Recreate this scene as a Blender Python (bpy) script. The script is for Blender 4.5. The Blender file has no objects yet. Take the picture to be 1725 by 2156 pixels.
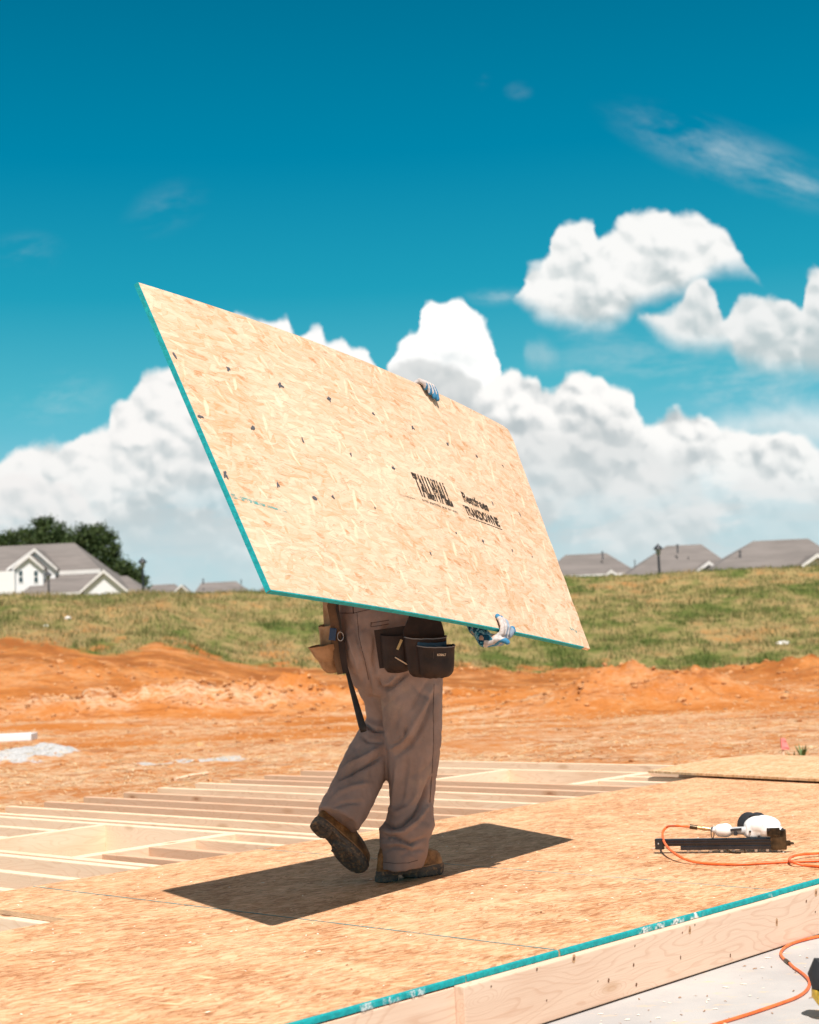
import bpy, bmesh, math, random
import numpy as np
from mathutils import Vector, Matrix, noise as mnoise
R = math.radians
sc = bpy.context.scene
COL = sc.collection
rnd = random.Random(7)

# ------------------------------------------------------------------ camera
EYE = Vector((0, 0, 0.94375))
CR = Vector((0.99889422, 0.00392932, -0.04684977))
CU = Vector((0.04701426, -0.08348474, 0.99539940))
CF = Vector((0.0, 0.99650131, 0.08357716))
FPX = 3374.27                       # focal length in units of a 1725 unit wide picture
cam = bpy.data.cameras.new('camera')
cam.sensor_fit = 'HORIZONTAL'; cam.sensor_width = 24.0; cam.lens = 24.0 * FPX / 1725.0
cam.clip_start = 0.1; cam.clip_end = 6000
camo = bpy.data.objects.new('camera', cam); COL.objects.link(camo)
m = Matrix.Identity(4)
for i in range(3):
    m[i][0] = CR[i]; m[i][1] = CU[i]; m[i][2] = -CF[i]; m[i][3] = EYE[i]
camo.matrix_world = m
sc.camera = camo
cam.dof.use_dof = True; cam.dof.focus_distance = 6.2; cam.dof.aperture_fstop = 3.6

def ray(x, y):
    return CF + CR * ((x - 862.5) / FPX) - CU * ((y - 1078.0) / FPX)
def at(x, y, Y):                    # a survey point of the photograph at distance Y
    d = ray(x, y); return EYE + d * (Y / d.y)
def onz(x, y, z=0.0):
    d = ray(x, y); return EYE + d * ((z - EYE.z) / d.z)

TH = 0.7562160
UX = Vector((0.68617374, 0.72743769, 0)); VX = Vector((-0.72743769, 0.68617374, 0))
def D(u, v, z=0.0): return UX * u + VX * v + Vector((0, 0, z))

# ------------------------------------------------------------------ helpers
def props(o, label=None, cat=None, group=None, kind=None):
    if label: o['label'] = label
    if cat: o['category'] = cat
    if group: o['group'] = group
    if kind: o['kind'] = kind
    return o
def empty(name, loc, label=None, cat=None, group=None, kind=None):
    o = bpy.data.objects.new(name, None); COL.objects.link(o); o.location = loc
    o.empty_display_size = .1
    return props(o, label, cat, group, kind)
def parent_to(o, p):
    o.parent = p; pw = Matrix.Identity(4); q = p
    mats = []
    while q is not None:
        mats.append(Matrix.LocRotScale(q.location, q.rotation_euler, q.scale)); 
        if q.parent is not None: mats.append(q.matrix_parent_inverse.copy())
        q = q.parent
    for mm in reversed(mats): pw = pw @ mm
    o.matrix_parent_inverse = pw.inverted()
def build(name, verts, faces, mat, parent=None, smooth=False, loc=None, rotz=None, sharp=None, mats=None, midx=None):
    me = bpy.data.meshes.new(name)
    me.from_pydata([tuple(v) for v in verts], [], [tuple(f) for f in faces])
    for mm in (mats or [mat]): me.materials.append(mm)
    if midx is not None: me.polygons.foreach_set('material_index', midx)
    if smooth: me.polygons.foreach_set('use_smooth', [True] * len(me.polygons))
    me.update()
    if smooth and sharp is not None: me.set_sharp_from_angle(angle=R(sharp))
    o = bpy.data.objects.new(name, me); COL.objects.link(o)
    if loc is not None: o.location = loc
    if rotz is not None: o.rotation_euler = (0, 0, rotz)
    if parent is not None: parent_to(o, parent)
    return o
class MB:
    def __init__(s): s.v = []; s.f = []; s.m = []
    def add(s, vs, fs, mi=0):
        n = len(s.v); s.v += [Vector(v) for v in vs]; s.f += [tuple(i + n for i in f) for f in fs]; s.m += [mi] * len(fs)
    def box(s, x0, x1, y0, y1, z0, z1, T=None, mi=0, bev=0.0):
        if bev > 0:
            bm = bmesh.new(); bmesh.ops.create_cube(bm, size=1)
            for v in bm.verts: v.co = Vector(((x0 + x1) / 2 + v.co.x * (x1 - x0), (y0 + y1) / 2 + v.co.y * (y1 - y0), (z0 + z1) / 2 + v.co.z * (z1 - z0)))
            bmesh.ops.bevel(bm, geom=bm.edges[:], offset=bev, segments=2, profile=.7, affect='EDGES')
            bm.verts.index_update()
            vs = [v.co.copy() for v in bm.verts]; fs = [[v.index for v in f.verts] for f in bm.faces]; bm.free()
        else:
            vs = [Vector((x, y, z)) for x in (x0, x1) for y in (y0, y1) for z in (z0, z1)]
            fs = [(0, 1, 3, 2), (4, 6, 7, 5), (0, 4, 5, 1), (2, 3, 7, 6), (0, 2, 6, 4), (1, 5, 7, 3)]
        if T is not None: vs = [T @ v for v in vs]
        s.add(vs, fs, mi)
    def tube(s, pts, r, n=10, cap=True, mi=0):
        pts = [Vector(p) for p in pts]; N = len(pts)
        rs = r if isinstance(r, (list, tuple)) else [r] * N
        vs = []; up = Vector((0, 0, 1)); pa = None
        for i, p in enumerate(pts):
            t = (pts[min(i + 1, N - 1)] - pts[max(i - 1, 0)]).normalized()
            if pa is None:
                a = t.cross(up)
                if a.length < .05: a = t.cross(Vector((1, 0, 0)))
            else: a = pa - t * pa.dot(t)
            a.normalize(); pa = a; b = t.cross(a)
            for k in range(n):
                c = 2 * math.pi * k / n; vs.append(p + (a * math.cos(c) + b * math.sin(c)) * rs[i])
        fs = [(i * n + k, i * n + (k + 1) % n, (i + 1) * n + (k + 1) % n, (i + 1) * n + k) for i in range(N - 1) for k in range(n)]
        if cap: fs += [tuple(range(n))[::-1], tuple((N - 1) * n + k for k in range(n))]
        s.add(vs, fs, mi)
    def rings(s, rings, cap=True, mi=0):           # list of equal-length closed rings
        n = len(rings[0]); vs = [v for r in rings for v in r]
        fs = [(i * n + k, i * n + (k + 1) % n, (i + 1) * n + (k + 1) % n, (i + 1) * n + k) for i in range(len(rings) - 1) for k in range(n)]
        if cap: fs += [tuple(range(n))[::-1], tuple((len(rings) - 1) * n + k for k in range(n))]
        s.add(vs, fs, mi)
    def capsule(s, a, b, ra, rb, n=14, mi=0):
        a = Vector(a); b = Vector(b); t = (b - a).normalized()
        pts = []; rs = []
        for k in range(5):
            c = math.pi / 2 * (1 - k / 4.0); pts.append(a - t * ra * math.sin(c)); rs.append(max(ra * math.cos(c), .0003))
        for k in range(5):
            c = math.pi / 2 * (k / 4.0); pts.append(b + t * rb * math.sin(c)); rs.append(max(rb * math.cos(c), .0003))
        s.tube(pts, rs, n, mi=mi)
    def ell(s, c, rad, T=None, nu=18, nv=12, mi=0):
        c = Vector(c); vs = []
        for j in range(nv + 1):
            ph = math.pi * j / nv
            for i in range(nu):
                th = 2 * math.pi * i / nu
                p = Vector((rad[0] * math.sin(ph) * math.cos(th), rad[1] * math.sin(ph) * math.sin(th), rad[2] * math.cos(ph)))
                if T is not None: p = T @ p
                vs.append(c + p)
        fs = [(j * nu + i, (j + 1) * nu + i, (j + 1) * nu + (i + 1) % nu, j * nu + (i + 1) % nu) for j in range(nv) for i in range(nu)]
        s.add(vs, fs, mi)
    def build(s, name, mat, parent=None, smooth=False, sharp=None, mats=None, **k):
        return build(name, s.v, s.f, mat, parent, smooth, sharp=sharp, mats=mats, midx=s.m if mats else None, **k)
def remesh(o, vox, smooth=2, fac=.5):
    """fuse a part's overlapping shells into one continuous skin"""
    md = o.modifiers.new('r', 'REMESH'); md.mode = 'VOXEL'; md.voxel_size = vox; md.use_smooth_shade = True
    if smooth:
        m2 = o.modifiers.new('s', 'SMOOTH'); m2.iterations = smooth; m2.factor = fac
    bpy.context.view_layer.update()
    dg = bpy.context.evaluated_depsgraph_get()
    me = bpy.data.meshes.new_from_object(o.evaluated_get(dg))
    o.modifiers.clear(); old = o.data; mats = [x for x in old.materials]
    o.data = me
    if not me.materials:
        for x in mats: me.materials.append(x)
    return o

# ------------------------------------------------------------------ node helpers
class NT:
    def __init__(s, tree): s.t = tree; s.n = tree.nodes; s.l = tree.links
    def new(s, typ, **k):
        nd = s.n.new(typ)
        for a, b in k.items(): setattr(nd, a, b)
        return nd
    def put(s, sock, val):
        if isinstance(val, bpy.types.NodeSocket): s.l.new(val, sock)
        elif val is not None: sock.default_value = val
    def math(s, op, a, b=None, c=None, clamp=False):
        nd = s.new('ShaderNodeMath', operation=op); nd.use_clamp = clamp
        s.put(nd.inputs[0], a)
        if b is not None: s.put(nd.inputs[1], b)
        if c is not None: s.put(nd.inputs[2], c)
        return nd.outputs[0]
    def vm(s, op, a, b=None, scale=None):
        nd = s.new('ShaderNodeVectorMath', operation=op); s.put(nd.inputs[0], a)
        if b is not None: s.put(nd.inputs[1], b)
        if scale is not None: s.put(nd.inputs['Scale'], scale)
        return nd.outputs['Value'] if op in ('LENGTH', 'DOT_PRODUCT') else nd.outputs[0]
    def mapping(s, v, loc=(0, 0, 0), rot=(0, 0, 0), sca=(1, 1, 1)):
        nd = s.new('ShaderNodeMapping'); s.put(nd.inputs[0], v); nd.inputs[1].default_value = loc; nd.inputs[2].default_value = rot; nd.inputs[3].default_value = sca
        return nd.outputs[0]
    def aniso(s, v, ang, sx, sy, loc=(0, 0, 0)):      # turn first, then stretch along the turned axes
        return s.mapping(s.mapping(v, rot=(0, 0, ang)), loc=loc, sca=(sx, sy, 1))
    def noise(s, v, scale, detail=4, rough=.55, dist=0.0, dim='3D', col=False, lac=2.0):
        nd = s.new('ShaderNodeTexNoise', noise_dimensions=dim); s.put(nd.inputs['Vector'], v)
        nd.inputs['Scale'].default_value = scale; nd.inputs['Detail'].default_value = detail; nd.inputs['Roughness'].default_value = rough
        nd.inputs['Distortion'].default_value = dist; nd.inputs['Lacunarity'].default_value = lac
        return nd.outputs['Color'] if col else nd.outputs['Fac']
    def voro(s, v, scale, feat='F1', dim='2D', smooth=None, rand=1.0):
        nd = s.new('ShaderNodeTexVoronoi', voronoi_dimensions=dim, feature=feat); s.put(nd.inputs['Vector'], v); nd.inputs['Scale'].default_value = scale
        nd.inputs['Randomness'].default_value = rand
        if smooth is not None and 'Smoothness' in nd.inputs: nd.inputs['Smoothness'].default_value = smooth
        return nd
    def ramp(s, f, stops, interp='LINEAR'):
        nd = s.new('ShaderNodeValToRGB'); s.put(nd.inputs[0], f); r = nd.color_ramp; r.interpolation = interp
        while len(r.elements) < len(stops): r.elements.new(.5)
        for e, (p, c) in zip(r.elements, stops): e.position = p; e.color = (c[0], c[1], c[2], 1) if not isinstance(c, (int, float)) else (c, c, c, 1)
        return nd.outputs[0]
    def mix(s, f, a, b, typ='MIX'):
        nd = s.new('ShaderNodeMix', data_type='RGBA', blend_type=typ); s.put(nd.inputs[0], f)
        for k, x in ((6, a), (7, b)):
            if isinstance(x, (tuple, list)): x = (x[0], x[1], x[2], 1)
            s.put(nd.inputs[k], x)
        return nd.outputs[2]
    def sstep(s, x, a, b, o0=0.0, o1=1.0):
        nd = s.new('ShaderNodeMapRange', interpolation_type='SMOOTHSTEP'); s.put(nd.inputs[0], x)
        for k, val in zip(range(1, 5), (a, b, o0, o1)): s.put(nd.inputs[k], val)
        return nd.outputs[0]
    def sep(s, v):
        nd = s.new('ShaderNodeSeparateXYZ'); s.put(nd.inputs[0], v); return nd.outputs
    def comb(s, x, y, z=0.0):
        nd = s.new('ShaderNodeCombineXYZ'); s.put(nd.inputs[0], x); s.put(nd.inputs[1], y); s.put(nd.inputs[2], z); return nd.outputs[0]
    def attr(s, name):
        nd = s.new('ShaderNodeAttribute'); nd.attribute_name = name; return nd
    def obj(s): return s.new('ShaderNodeTexCoord').outputs['Object']
    def rand(s): return s.new('ShaderNodeObjectInfo').outputs['Random']
def mat(name, col=(.5, .5, .5), rough=.7, metal=0.0, fn=None, spec=.5, bump=None):
    mt = bpy.data.materials.new(name); mt.use_nodes = True
    t = NT(mt.node_tree); b = t.n['Principled BSDF']
    b.inputs['Base Color'].default_value = (*col, 1); b.inputs['Roughness'].default_value = rough; b.inputs['Metallic'].default_value = metal
    b.inputs['Specular IOR Level'].default_value = spec
    if fn: fn(t, b)
    return mt
def setbump(t, b, h, dist=.002, strength=1.0):
    nd = t.new('ShaderNodeBump'); nd.inputs['Strength'].default_value = strength; nd.inputs['Distance'].default_value = dist
    t.put(nd.inputs['Height'], h); t.l.new(nd.outputs[0], b.inputs['Normal'])

def dirty(c0, c1, scale=8.0, detail=6, rough=.8, c2=None, t2=(.6, .7), bumpd=.002, metal=0.0, spec=.4, stretch=(1, 1, 1)):
    def fn(t, b):
        v = t.mapping(t.obj(), sca=stretch)
        n = t.noise(v, scale, detail, .65)
        c = t.mix(t.sstep(n, .3, .7), c0, c1)
        if c2 is not None: c = t.mix(t.sstep(t.noise(v, scale * 2.7, 5, .7), t2[0], t2[1]), c, c2)
        t.put(b.inputs['Base Color'], c)
        if bumpd: setbump(t, b, n, bumpd)
    return dict(fn=fn, rough=rough, metal=metal, spec=spec)

# ------------------------------------------------------------------ OSB (oriented strand board)
def osb(name, rot, pale, mid, tan, dark, orange=(.42, .17, .05), flake=1.0, contrast=1.0, spread=1.0, crack=(.60, .68), crk=.7, slivers=.94, fibk=.3, bigk=.4, mean=.0):
    def fn(t, b):
        v = t.mapping(t.obj(), rot=(0, 0, rot)) if rot is not None else t.new('ShaderNodeUVMap').outputs[0]
        s = t.sep(v); v2 = t.comb(s[0], s[1], 0.0)
        w = t.noise(v2, 7.0, 2, .5, col=True, dim='2D')
        vw = t.vm('ADD', v2, t.vm('SCALE', t.vm('SUBTRACT', w, (.5, .5, .5)), scale=.03))
        lay = [(.10, 10, 42, .0), (-.55, 12, 48, .55), (.75, 13, 54, .60), (-.20, 9, 44, .60), (1.35, 14, 60, .76), (-1.0, 13, 56, .74), (.30, 12, 66, .62), (-.05, 16, 80, .66)]
        tone = edge = None
        def fmix(k, a, b_):
            nd = t.new('ShaderNodeMix', data_type='FLOAT'); t.put(nd.inputs[0], k); t.put(nd.inputs[2], a); t.put(nd.inputs[3], b_); return nd.outputs[0]
        for i, (a, sx, sy, th) in enumerate(lay):
            vi = t.aniso(vw, a * spread, sx * flake, sy * flake, (i * 3.17, i * 1.7, 0))
            vo = t.voro(vi, 1.0); cs = t.sep(vo.outputs['Color'])
            if tone is None: tone = cs[0]; edge = vo.outputs['Distance']
            else:
                k = t.math('GREATER_THAN', cs[1], th); tone = fmix(k, tone, cs[0]); edge = fmix(k, edge, vo.outputs['Distance'])
        fib = t.noise(t.aniso(vw, .1, 22, 300), 1.0, 3, .7, dim='2D'); big = t.noise(v2, 2.3, 3, .6, dim='2D')
        f = t.math('MULTIPLY_ADD', t.math('SUBTRACT', tone, .5), contrast, .5 + mean)
        f = t.math('MULTIPLY_ADD', t.math('SUBTRACT', fib, .5), fibk * 3, f); f = t.math('MULTIPLY_ADD', t.math('SUBTRACT', big, .5), bigk, f)
        f = t.math('MULTIPLY_ADD', t.sstep(edge, .38, .75), -.22, f)  # shadow lines along the strand borders, painted as a darker tone
        c = t.ramp(f, [(.0, tan), (.38, mid), (.72, pale), (1.0, tuple(min(1, x * 1.15) for x in pale))])
        vo = t.voro(t.aniso(vw, .3, 18, 42, (9, 4, 0)), 1.0)
        k = t.math('MULTIPLY', t.math('GREATER_THAN', t.sep(vo.outputs['Color'])[2], .965), t.math('MULTIPLY', t.sstep(fib, .38, .55), t.sstep(vo.outputs['Distance'], .6, .3)))
        c = t.mix(t.math('MULTIPLY', k, .8), c, orange)
        # pale slivers standing across the grain
        for a, o_, q_ in ((1.5, 2, 1.0), (1.05, 5, 1.3), (1.9, 8, .8)):
            vo = t.voro(t.aniso(vw, a * spread, 13 * q_, 52 * q_, (o_, 7, 0)), 1.0)
            k = t.math('MULTIPLY', t.math('GREATER_THAN', t.sep(vo.outputs['Color'])[2], slivers), t.math('MULTIPLY', t.sstep(vo.outputs['Distance'], .6, .25), t.sep(vo.outputs['Color'])[0]))
            c = t.mix(t.math('MULTIPLY', k, .8), c, tuple(min(.92, x * 1.35) for x in pale))
        reg = t.noise(v2, 9.0, 3, .6, dim='2D')
        for a, sx, sy, lo in ((.06, 11, 190, 0), (-.45, 14, 210, .03), (.6, 16, 220, .035)):
            cr = t.noise(t.aniso(vw, a * spread, sx * flake, sy * flake, (5 * a, 3, 0)), 1.0, 3, .75, dim='2D')
            k = t.math('MULTIPLY', t.sstep(cr, crack[0] + lo, crack[1] + lo), t.sstep(reg, .36, .6))
            c = t.mix(t.math('MULTIPLY', k, crk), c, dark)
        t.put(b.inputs['Base Color'], c)
        setbump(t, b, t.math('ADD', t.math('MULTIPLY', tone, .5), t.math('MULTIPLY', fib, .5)), .0012, .8)
    return mat(name, rough=.75, spec=.2, fn=fn)

M = {}
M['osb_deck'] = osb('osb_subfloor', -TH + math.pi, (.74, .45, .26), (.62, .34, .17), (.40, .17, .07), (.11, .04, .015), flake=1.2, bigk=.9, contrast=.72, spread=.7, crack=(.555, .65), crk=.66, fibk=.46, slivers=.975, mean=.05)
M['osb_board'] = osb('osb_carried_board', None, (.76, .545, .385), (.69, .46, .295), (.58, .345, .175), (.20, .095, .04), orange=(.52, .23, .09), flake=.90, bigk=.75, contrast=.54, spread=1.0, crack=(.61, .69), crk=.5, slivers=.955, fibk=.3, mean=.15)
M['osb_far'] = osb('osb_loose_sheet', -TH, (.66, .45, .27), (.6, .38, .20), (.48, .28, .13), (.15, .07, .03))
def f_teal(t, b):
    v = t.obj(); n = t.noise(v, 60, 4, .7)
    c = t.mix(t.sstep(n, .35, .7), (.0, .25, .27), (.0, .38, .40))
    t.put(b.inputs['Base Color'], c); setbump(t, b, n, .002)
M['teal'] = mat('teal_edge_sealer', rough=.75, fn=f_teal)
def f_teald(t, b):
    v = t.obj(); n = t.noise(v, 60, 4, .7); w = t.noise(t.mapping(v, loc=(4.2, 1.3, 0)), 3.2, 4, .75)
    c = t.mix(t.sstep(n, .35, .7), (.0, .24, .255), (.0, .37, .38))
    c = t.mix(t.sstep(w, .60, .66), c, (.7, .72, .68))
    t.put(b.inputs['Base Color'], c); setbump(t, b, n, .003)
M['teal_deck'] = mat('teal_edge_with_white_overspray', rough=.8, fn=f_teald)
M['osb_side'] = mat('osb_side', **dirty((.52, .35, .20), (.66, .48, .31), 40, rough=.9, stretch=(1, 1, 6)))
def f_line(t, b):
    n = t.noise(t.obj(), 14, 4, .8)
    t.put(b.inputs['Base Color'], t.mix(t.sstep(n, .54, .66), (.0, .27, .30), (.5, .33, .17)))
M['chalk'] = mat('teal_seam', rough=.9, fn=f_line)

def pine(name, base, rng, dark=(.25, .10, .04), knots=True, grain=1.0, var=.0):
    """sawn pine, local x along the board"""
    def fn(t, b):
        r = t.rand(); off = t.comb(t.math('MULTIPLY', r, 37.0), t.math('MULTIPLY', r, 11.0), t.math('MULTIPLY', r, 5.0))
        v = t.vm('ADD', t.obj(), off)
        d = t.noise(t.mapping(v, sca=(1.6, 5, 5)), 1.0, 3, .5, col=True)
        vv = t.vm('ADD', v, t.vm('SCALE', d, scale=.10))
        # growth rings cut lengthwise: contour lines of a long smooth field, broken by knots
        field = t.noise(t.mapping(vv, sca=(.9, 6, 6)), 1.0, 2, .45)
        kn = t.voro(t.mapping(v, sca=(2.6, 7.5, 7.5)), 1.0, dim='3D')
        kd = kn.outputs['Distance']
        field = t.math('ADD', field, t.math('MULTIPLY', t.sstep(kd, .34, .0), .22))
        ringv = t.math('FRACT', t.math('MULTIPLY', field, 26.0))
        ringm = t.math('MULTIPLY', t.sstep(ringv, .62, .92), t.sstep(ringv, 1.0, .95))
        c = t.mix(t.math('MULTIPLY', ringm, .30 * grain), base, rng)
        big = t.noise(t.mapping(v, sca=(.7, 3, 3)), 1.3, 3, .6)
        c = t.mix(t.math('MULTIPLY', t.sstep(big, .5, .75), .45), c, rng)
        fib = t.noise(t.mapping(v, sca=(6, 190, 190)), 1.0, 3, .6)
        c = t.mix(t.math('MULTIPLY', t.sstep(fib, .45, .75), .22), c, rng)
        if knots:
            pick = t.math('GREATER_THAN', t.sep(kn.outputs['Color'])[0], .40)
            core = t.math('MULTIPLY', t.sstep(kd, .105, .06), pick); halo = t.math('MULTIPLY', t.sstep(kd, .22, .10), pick)
            c = t.mix(t.math('MULTIPLY', halo, .5), c, (.48, .25, .11)); c = t.mix(t.math('MULTIPLY', core, .85), c, dark)
        st = t.noise(t.mapping(v, sca=(1.5, 14, 14)), 1.0, 5, .7)
        c = t.mix(t.math('MULTIPLY', t.sstep(st, .66, .72), .5), c, (.33, .13, .05))
        if var: c = t.mix(t.math('MULTIPLY', t.math('GREATER_THAN', t.math('FRACT', t.math('MULTIPLY', r, 7.3)), .55), var), c, (.50, .26, .15))
        t.put(b.inputs['Base Color'], c); setbump(t, b, t.math('ADD', fib, field), .0008, .6)
    return mat(name, rough=.7, spec=.25, fn=fn)
M['pine'] = pine('pale_pine', (.89, .67, .48), (.70, .42, .24))
M['pine_rim'] = pine('pine_rim_board', (.78, .565, .42), (.56, .30, .18), grain=1.0)
M['pine_joist'] = pine('pine_joist', (.87, .63, .44), (.62, .33, .18), var=.5)
M['treated'] = pine('green_treated_lumber', (.34, .33, .20), (.22, .2, .11))

# ------------------------------------------------------------------ sun and sky
SUN = Vector((.08, -.55, 1.0)).normalized()
sl = bpy.data.lights.new('sun', 'SUN'); sl.energy = 5.0; sl.angle = R(.53); sl.color = (1, .925, .87)
so = bpy.data.objects.new('sun', sl); COL.objects.link(so); so.location = (2, -8, 14)
so.rotation_euler = SUN.to_track_quat('Z', 'Y').to_euler()
W = bpy.data.worlds.new('World'); sc.world = W; W.use_nodes = True
wt = NT(W.node_tree); bg = wt.n['Background']
W.cycles.sampling_method = 'MANUAL'; W.cycles.sample_map_resolution = 512


tc = wt.new('ShaderNodeTexCoord'); dirv = tc.outputs['Generated']
s = wt.sep(dirv)
front = wt.math('GREATER_THAN', s[1], .05)
yy = wt.math('MAXIMUM', s[1], .05)
PX = wt.math('MULTIPLY', wt.math('DIVIDE', s[0], yy), 3.37427); PZ = wt.math('MULTIPLY', wt.math('DIVIDE', s[2], yy), 3.37427)
P = wt.comb(PX, PZ, 0.0)
def gn(x, y):
    d = ray(x, y); return d.x / d.y * 3.37427, d.z / d.y * 3.37427
def curve(u, pts, x0, x1, z0, z1):
    nd = wt.new('ShaderNodeFloatCurve'); c = nd.mapping.curves[0]; nd.mapping.use_clip = False
    q = sorted([((a - x0) / (x1 - x0), (b - z0) / (z1 - z0)) for a, b in pts])
    while len(c.points) < len(q): c.points.new(.5, .5)
    for p_, (a, b) in zip(c.points, q): p_.location = (a, b); p_.handle_type = 'AUTO_CLAMPED'
    nd.mapping.update(); wt.put(nd.inputs['Value'], u)
    return wt.math('MULTIPLY_ADD', nd.outputs[0], z1 - z0, z0)
# turbulence shared by every cloud bank
w1 = wt.vm('SCALE', wt.vm('SUBTRACT', wt.noise(P, 8.5, 2, .5, col=True, dim='2D'), (.5, .5, .5)), scale=.040)
w2 = wt.vm('SCALE', wt.vm('SUBTRACT', wt.noise(P, 30, 3, .6, col=True, dim='2D'), (.5, .5, .5)), scale=.015)
Q = wt.vm('ADD', wt.vm('ADD', P, w1), w2)
def bil(v):
    a = wt.voro(v, 22, 'SMOOTH_F1', '2D', .4).outputs['Distance']; b = wt.voro(v, 9, 'SMOOTH_F1', '2D', .5).outputs['Distance']
    return wt.math('SUBTRACT', .45, wt.math('MULTIPLY_ADD', b, .8, wt.math('MULTIPLY', a, .4)))
B0 = bil(Q); B1 = bil(wt.vm('ADD', Q, (.006, .013, 0)))
relief = wt.math('SUBTRACT', B0, B1)
fb = wt.noise(P, 5.5, 5, .6, dim='2D'); fb0 = wt.math('SUBTRACT', fb, .5)
fine = wt.math('SUBTRACT', wt.noise(Q, 15, 5, .62, dim='2D'), .5)
qs = wt.sep(Q); QX = qs[0]; QZ = wt.math('SUBTRACT', wt.math('SUBTRACT', qs[1], wt.math('MULTIPLY', B0, .030)), wt.math('MULTIPLY', fine, .024))
hol = wt.math('MULTIPLY', wt.sstep(wt.noise(wt.mapping(P, loc=(3, 1, 0), sca=(2.2, 6.5, 1)), 1.0, 5, .6, dim='2D'), .44, .62), wt.sstep(PZ, .40, .20))
hol = wt.math('SUBTRACT', 1.0, wt.math('MULTIPLY', hol, .85))
def bank(base, top, bot, wt_=.010, wb=.05, deep=.09, lo=(.50, .58, .60), hi=(.86, .85, .83), k=1.0, opac=1.0, bias=0.0, side=.012):
    tp = [gn(*p_) for p_ in top]; bp = [gn(*p_) for p_ in bot]
    xs = [p_[0] for p_ in tp]; x0, x1 = min(xs), max(xs); zs = [p_[1] for p_ in tp + bp]; z0, z1 = min(zs) - .02, max(zs) + .02
    u = wt.math('MULTIPLY_ADD', QX, 1 / (x1 - x0), -x0 / (x1 - x0))
    T_ = curve(u, tp, x0, x1, z0, z1); B_ = curve(u, bp, x0, x1, z0, z1)
    ft = wt.math('SUBTRACT', T_, QZ); fbm = wt.math('SUBTRACT', PZ, B_)
    a = wt.math('MULTIPLY', wt.sstep(ft, -.002, wt_ * 1.7), wt.sstep(wt.math('MULTIPLY_ADD', fb0, wb * 1.6, fbm), -wb, wb))
    a = wt.math('MULTIPLY', a, wt.math('MULTIPLY', wt.sstep(u, 0.0, side / (x1 - x0)), wt.sstep(u, 1.0, 1 - side / (x1 - x0))))
    a = wt.math('MULTIPLY', a, hol)
    sh = wt.math('MULTIPLY_ADD', ft, -1.0 / deep, 1.15 + bias)
    sh = wt.math('MULTIPLY_ADD', relief, 4.5 * k, sh); sh = wt.math('MULTIPLY_ADD', fb0, 2.4 * k, sh); sh = wt.math('MULTIPLY_ADD', fine, 1.1 * k, sh)
    sh = wt.sstep(sh, -.55, 1.2)
    c = wt.mix(sh, lo, hi)
    return wt.mix(wt.math('MULTIPLY', a, opac), base, c)
# clear sky: physically based sky, graded teal
nish = wt.new('ShaderNodeTexSky', sky_type='NISHITA'); nish.sun_disc = False
nish.sun_elevation = math.asin(SUN.z); nish.sun_rotation = math.atan2(SUN.x, SUN.y); nish.altitude = 200; nish.air_density = 1.0; nish.dust_density = .4; nish.ozone_density = 2.0
el = s[2]
grade = wt.ramp(el, [(0.0, (.46, .62, .66)), (.05, (.39, .63, .69)), (.10, (.22, .585, .70)), (.16, (.085, .485, .59)), (.22, (.015, .36, .50)), (.30, (.0, .25, .415)), (.40, (.0, .172, .305)), (.50, (.22, .23, .24)), (1.0, (.27, .265, .265))])
nb = wt.mix(1.0, grade, wt.mix(.22, (1, 1, 1), wt.vm('SCALE', nish.outputs[0], scale=.07)), 'MULTIPLY')
# thin high wisps
wn = [wt.noise(wt.aniso(P, a, 4.5, 13.0), 1.0, 6, .66, .15, dim='2D') for a in (.38, -.05)]
def wisp(cx, cy, rx, ry, ang, amt):
    X, Z = gn(cx, cy)
    v = wt.vm('SUBTRACT', P, (X, Z, 0)); v = wt.mapping(v, rot=(0, 0, ang))
    l = wt.vm('LENGTH', wt.vm('MULTIPLY', v, (1 / rx, 1 / ry, 0)))
    return wt.math('MULTIPLY', wt.math('MULTIPLY', wt.sstep(l, 1.0, .0), wt.sstep(wn[0] if ang > .2 else wn[1], .34, .78)), amt * .8)
wsum = None
for a_ in [(1540, 330, .34, .085, .42, .5), (1680, 385, .11, .035, .38, .7), (1400, 280, .15, .05, .4, .2), (1092, 192, .04, .03, 0, .2), (1018, 172, .02, .03, .8, .12),
           (350, 440, .12, .07, -.4, .14), (60, 530, .1, .06, .1, .2), (1060, 625, .11, .028, .05, .65), (120, 840, .16, .08, -.1, .34), (1240, 700, .12, .05, 0, .5), (1590, 820, .25, .09, .1, .7),
           (1350, 760, .30, .10, .1, .35), (1400, 1150, .5, .05, 0, .6), (500, 1160, .4, .06, .02, .65), (1650, 880, .2, .07, 0, .5)]:
    w_ = wisp(*a_); wsum = w_ if wsum is None else wt.math('MAXIMUM', wsum, w_)
nb = wt.mix(wt.math('MULTIPLY', wsum, front), nb, (.60, .68, .70))

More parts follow.
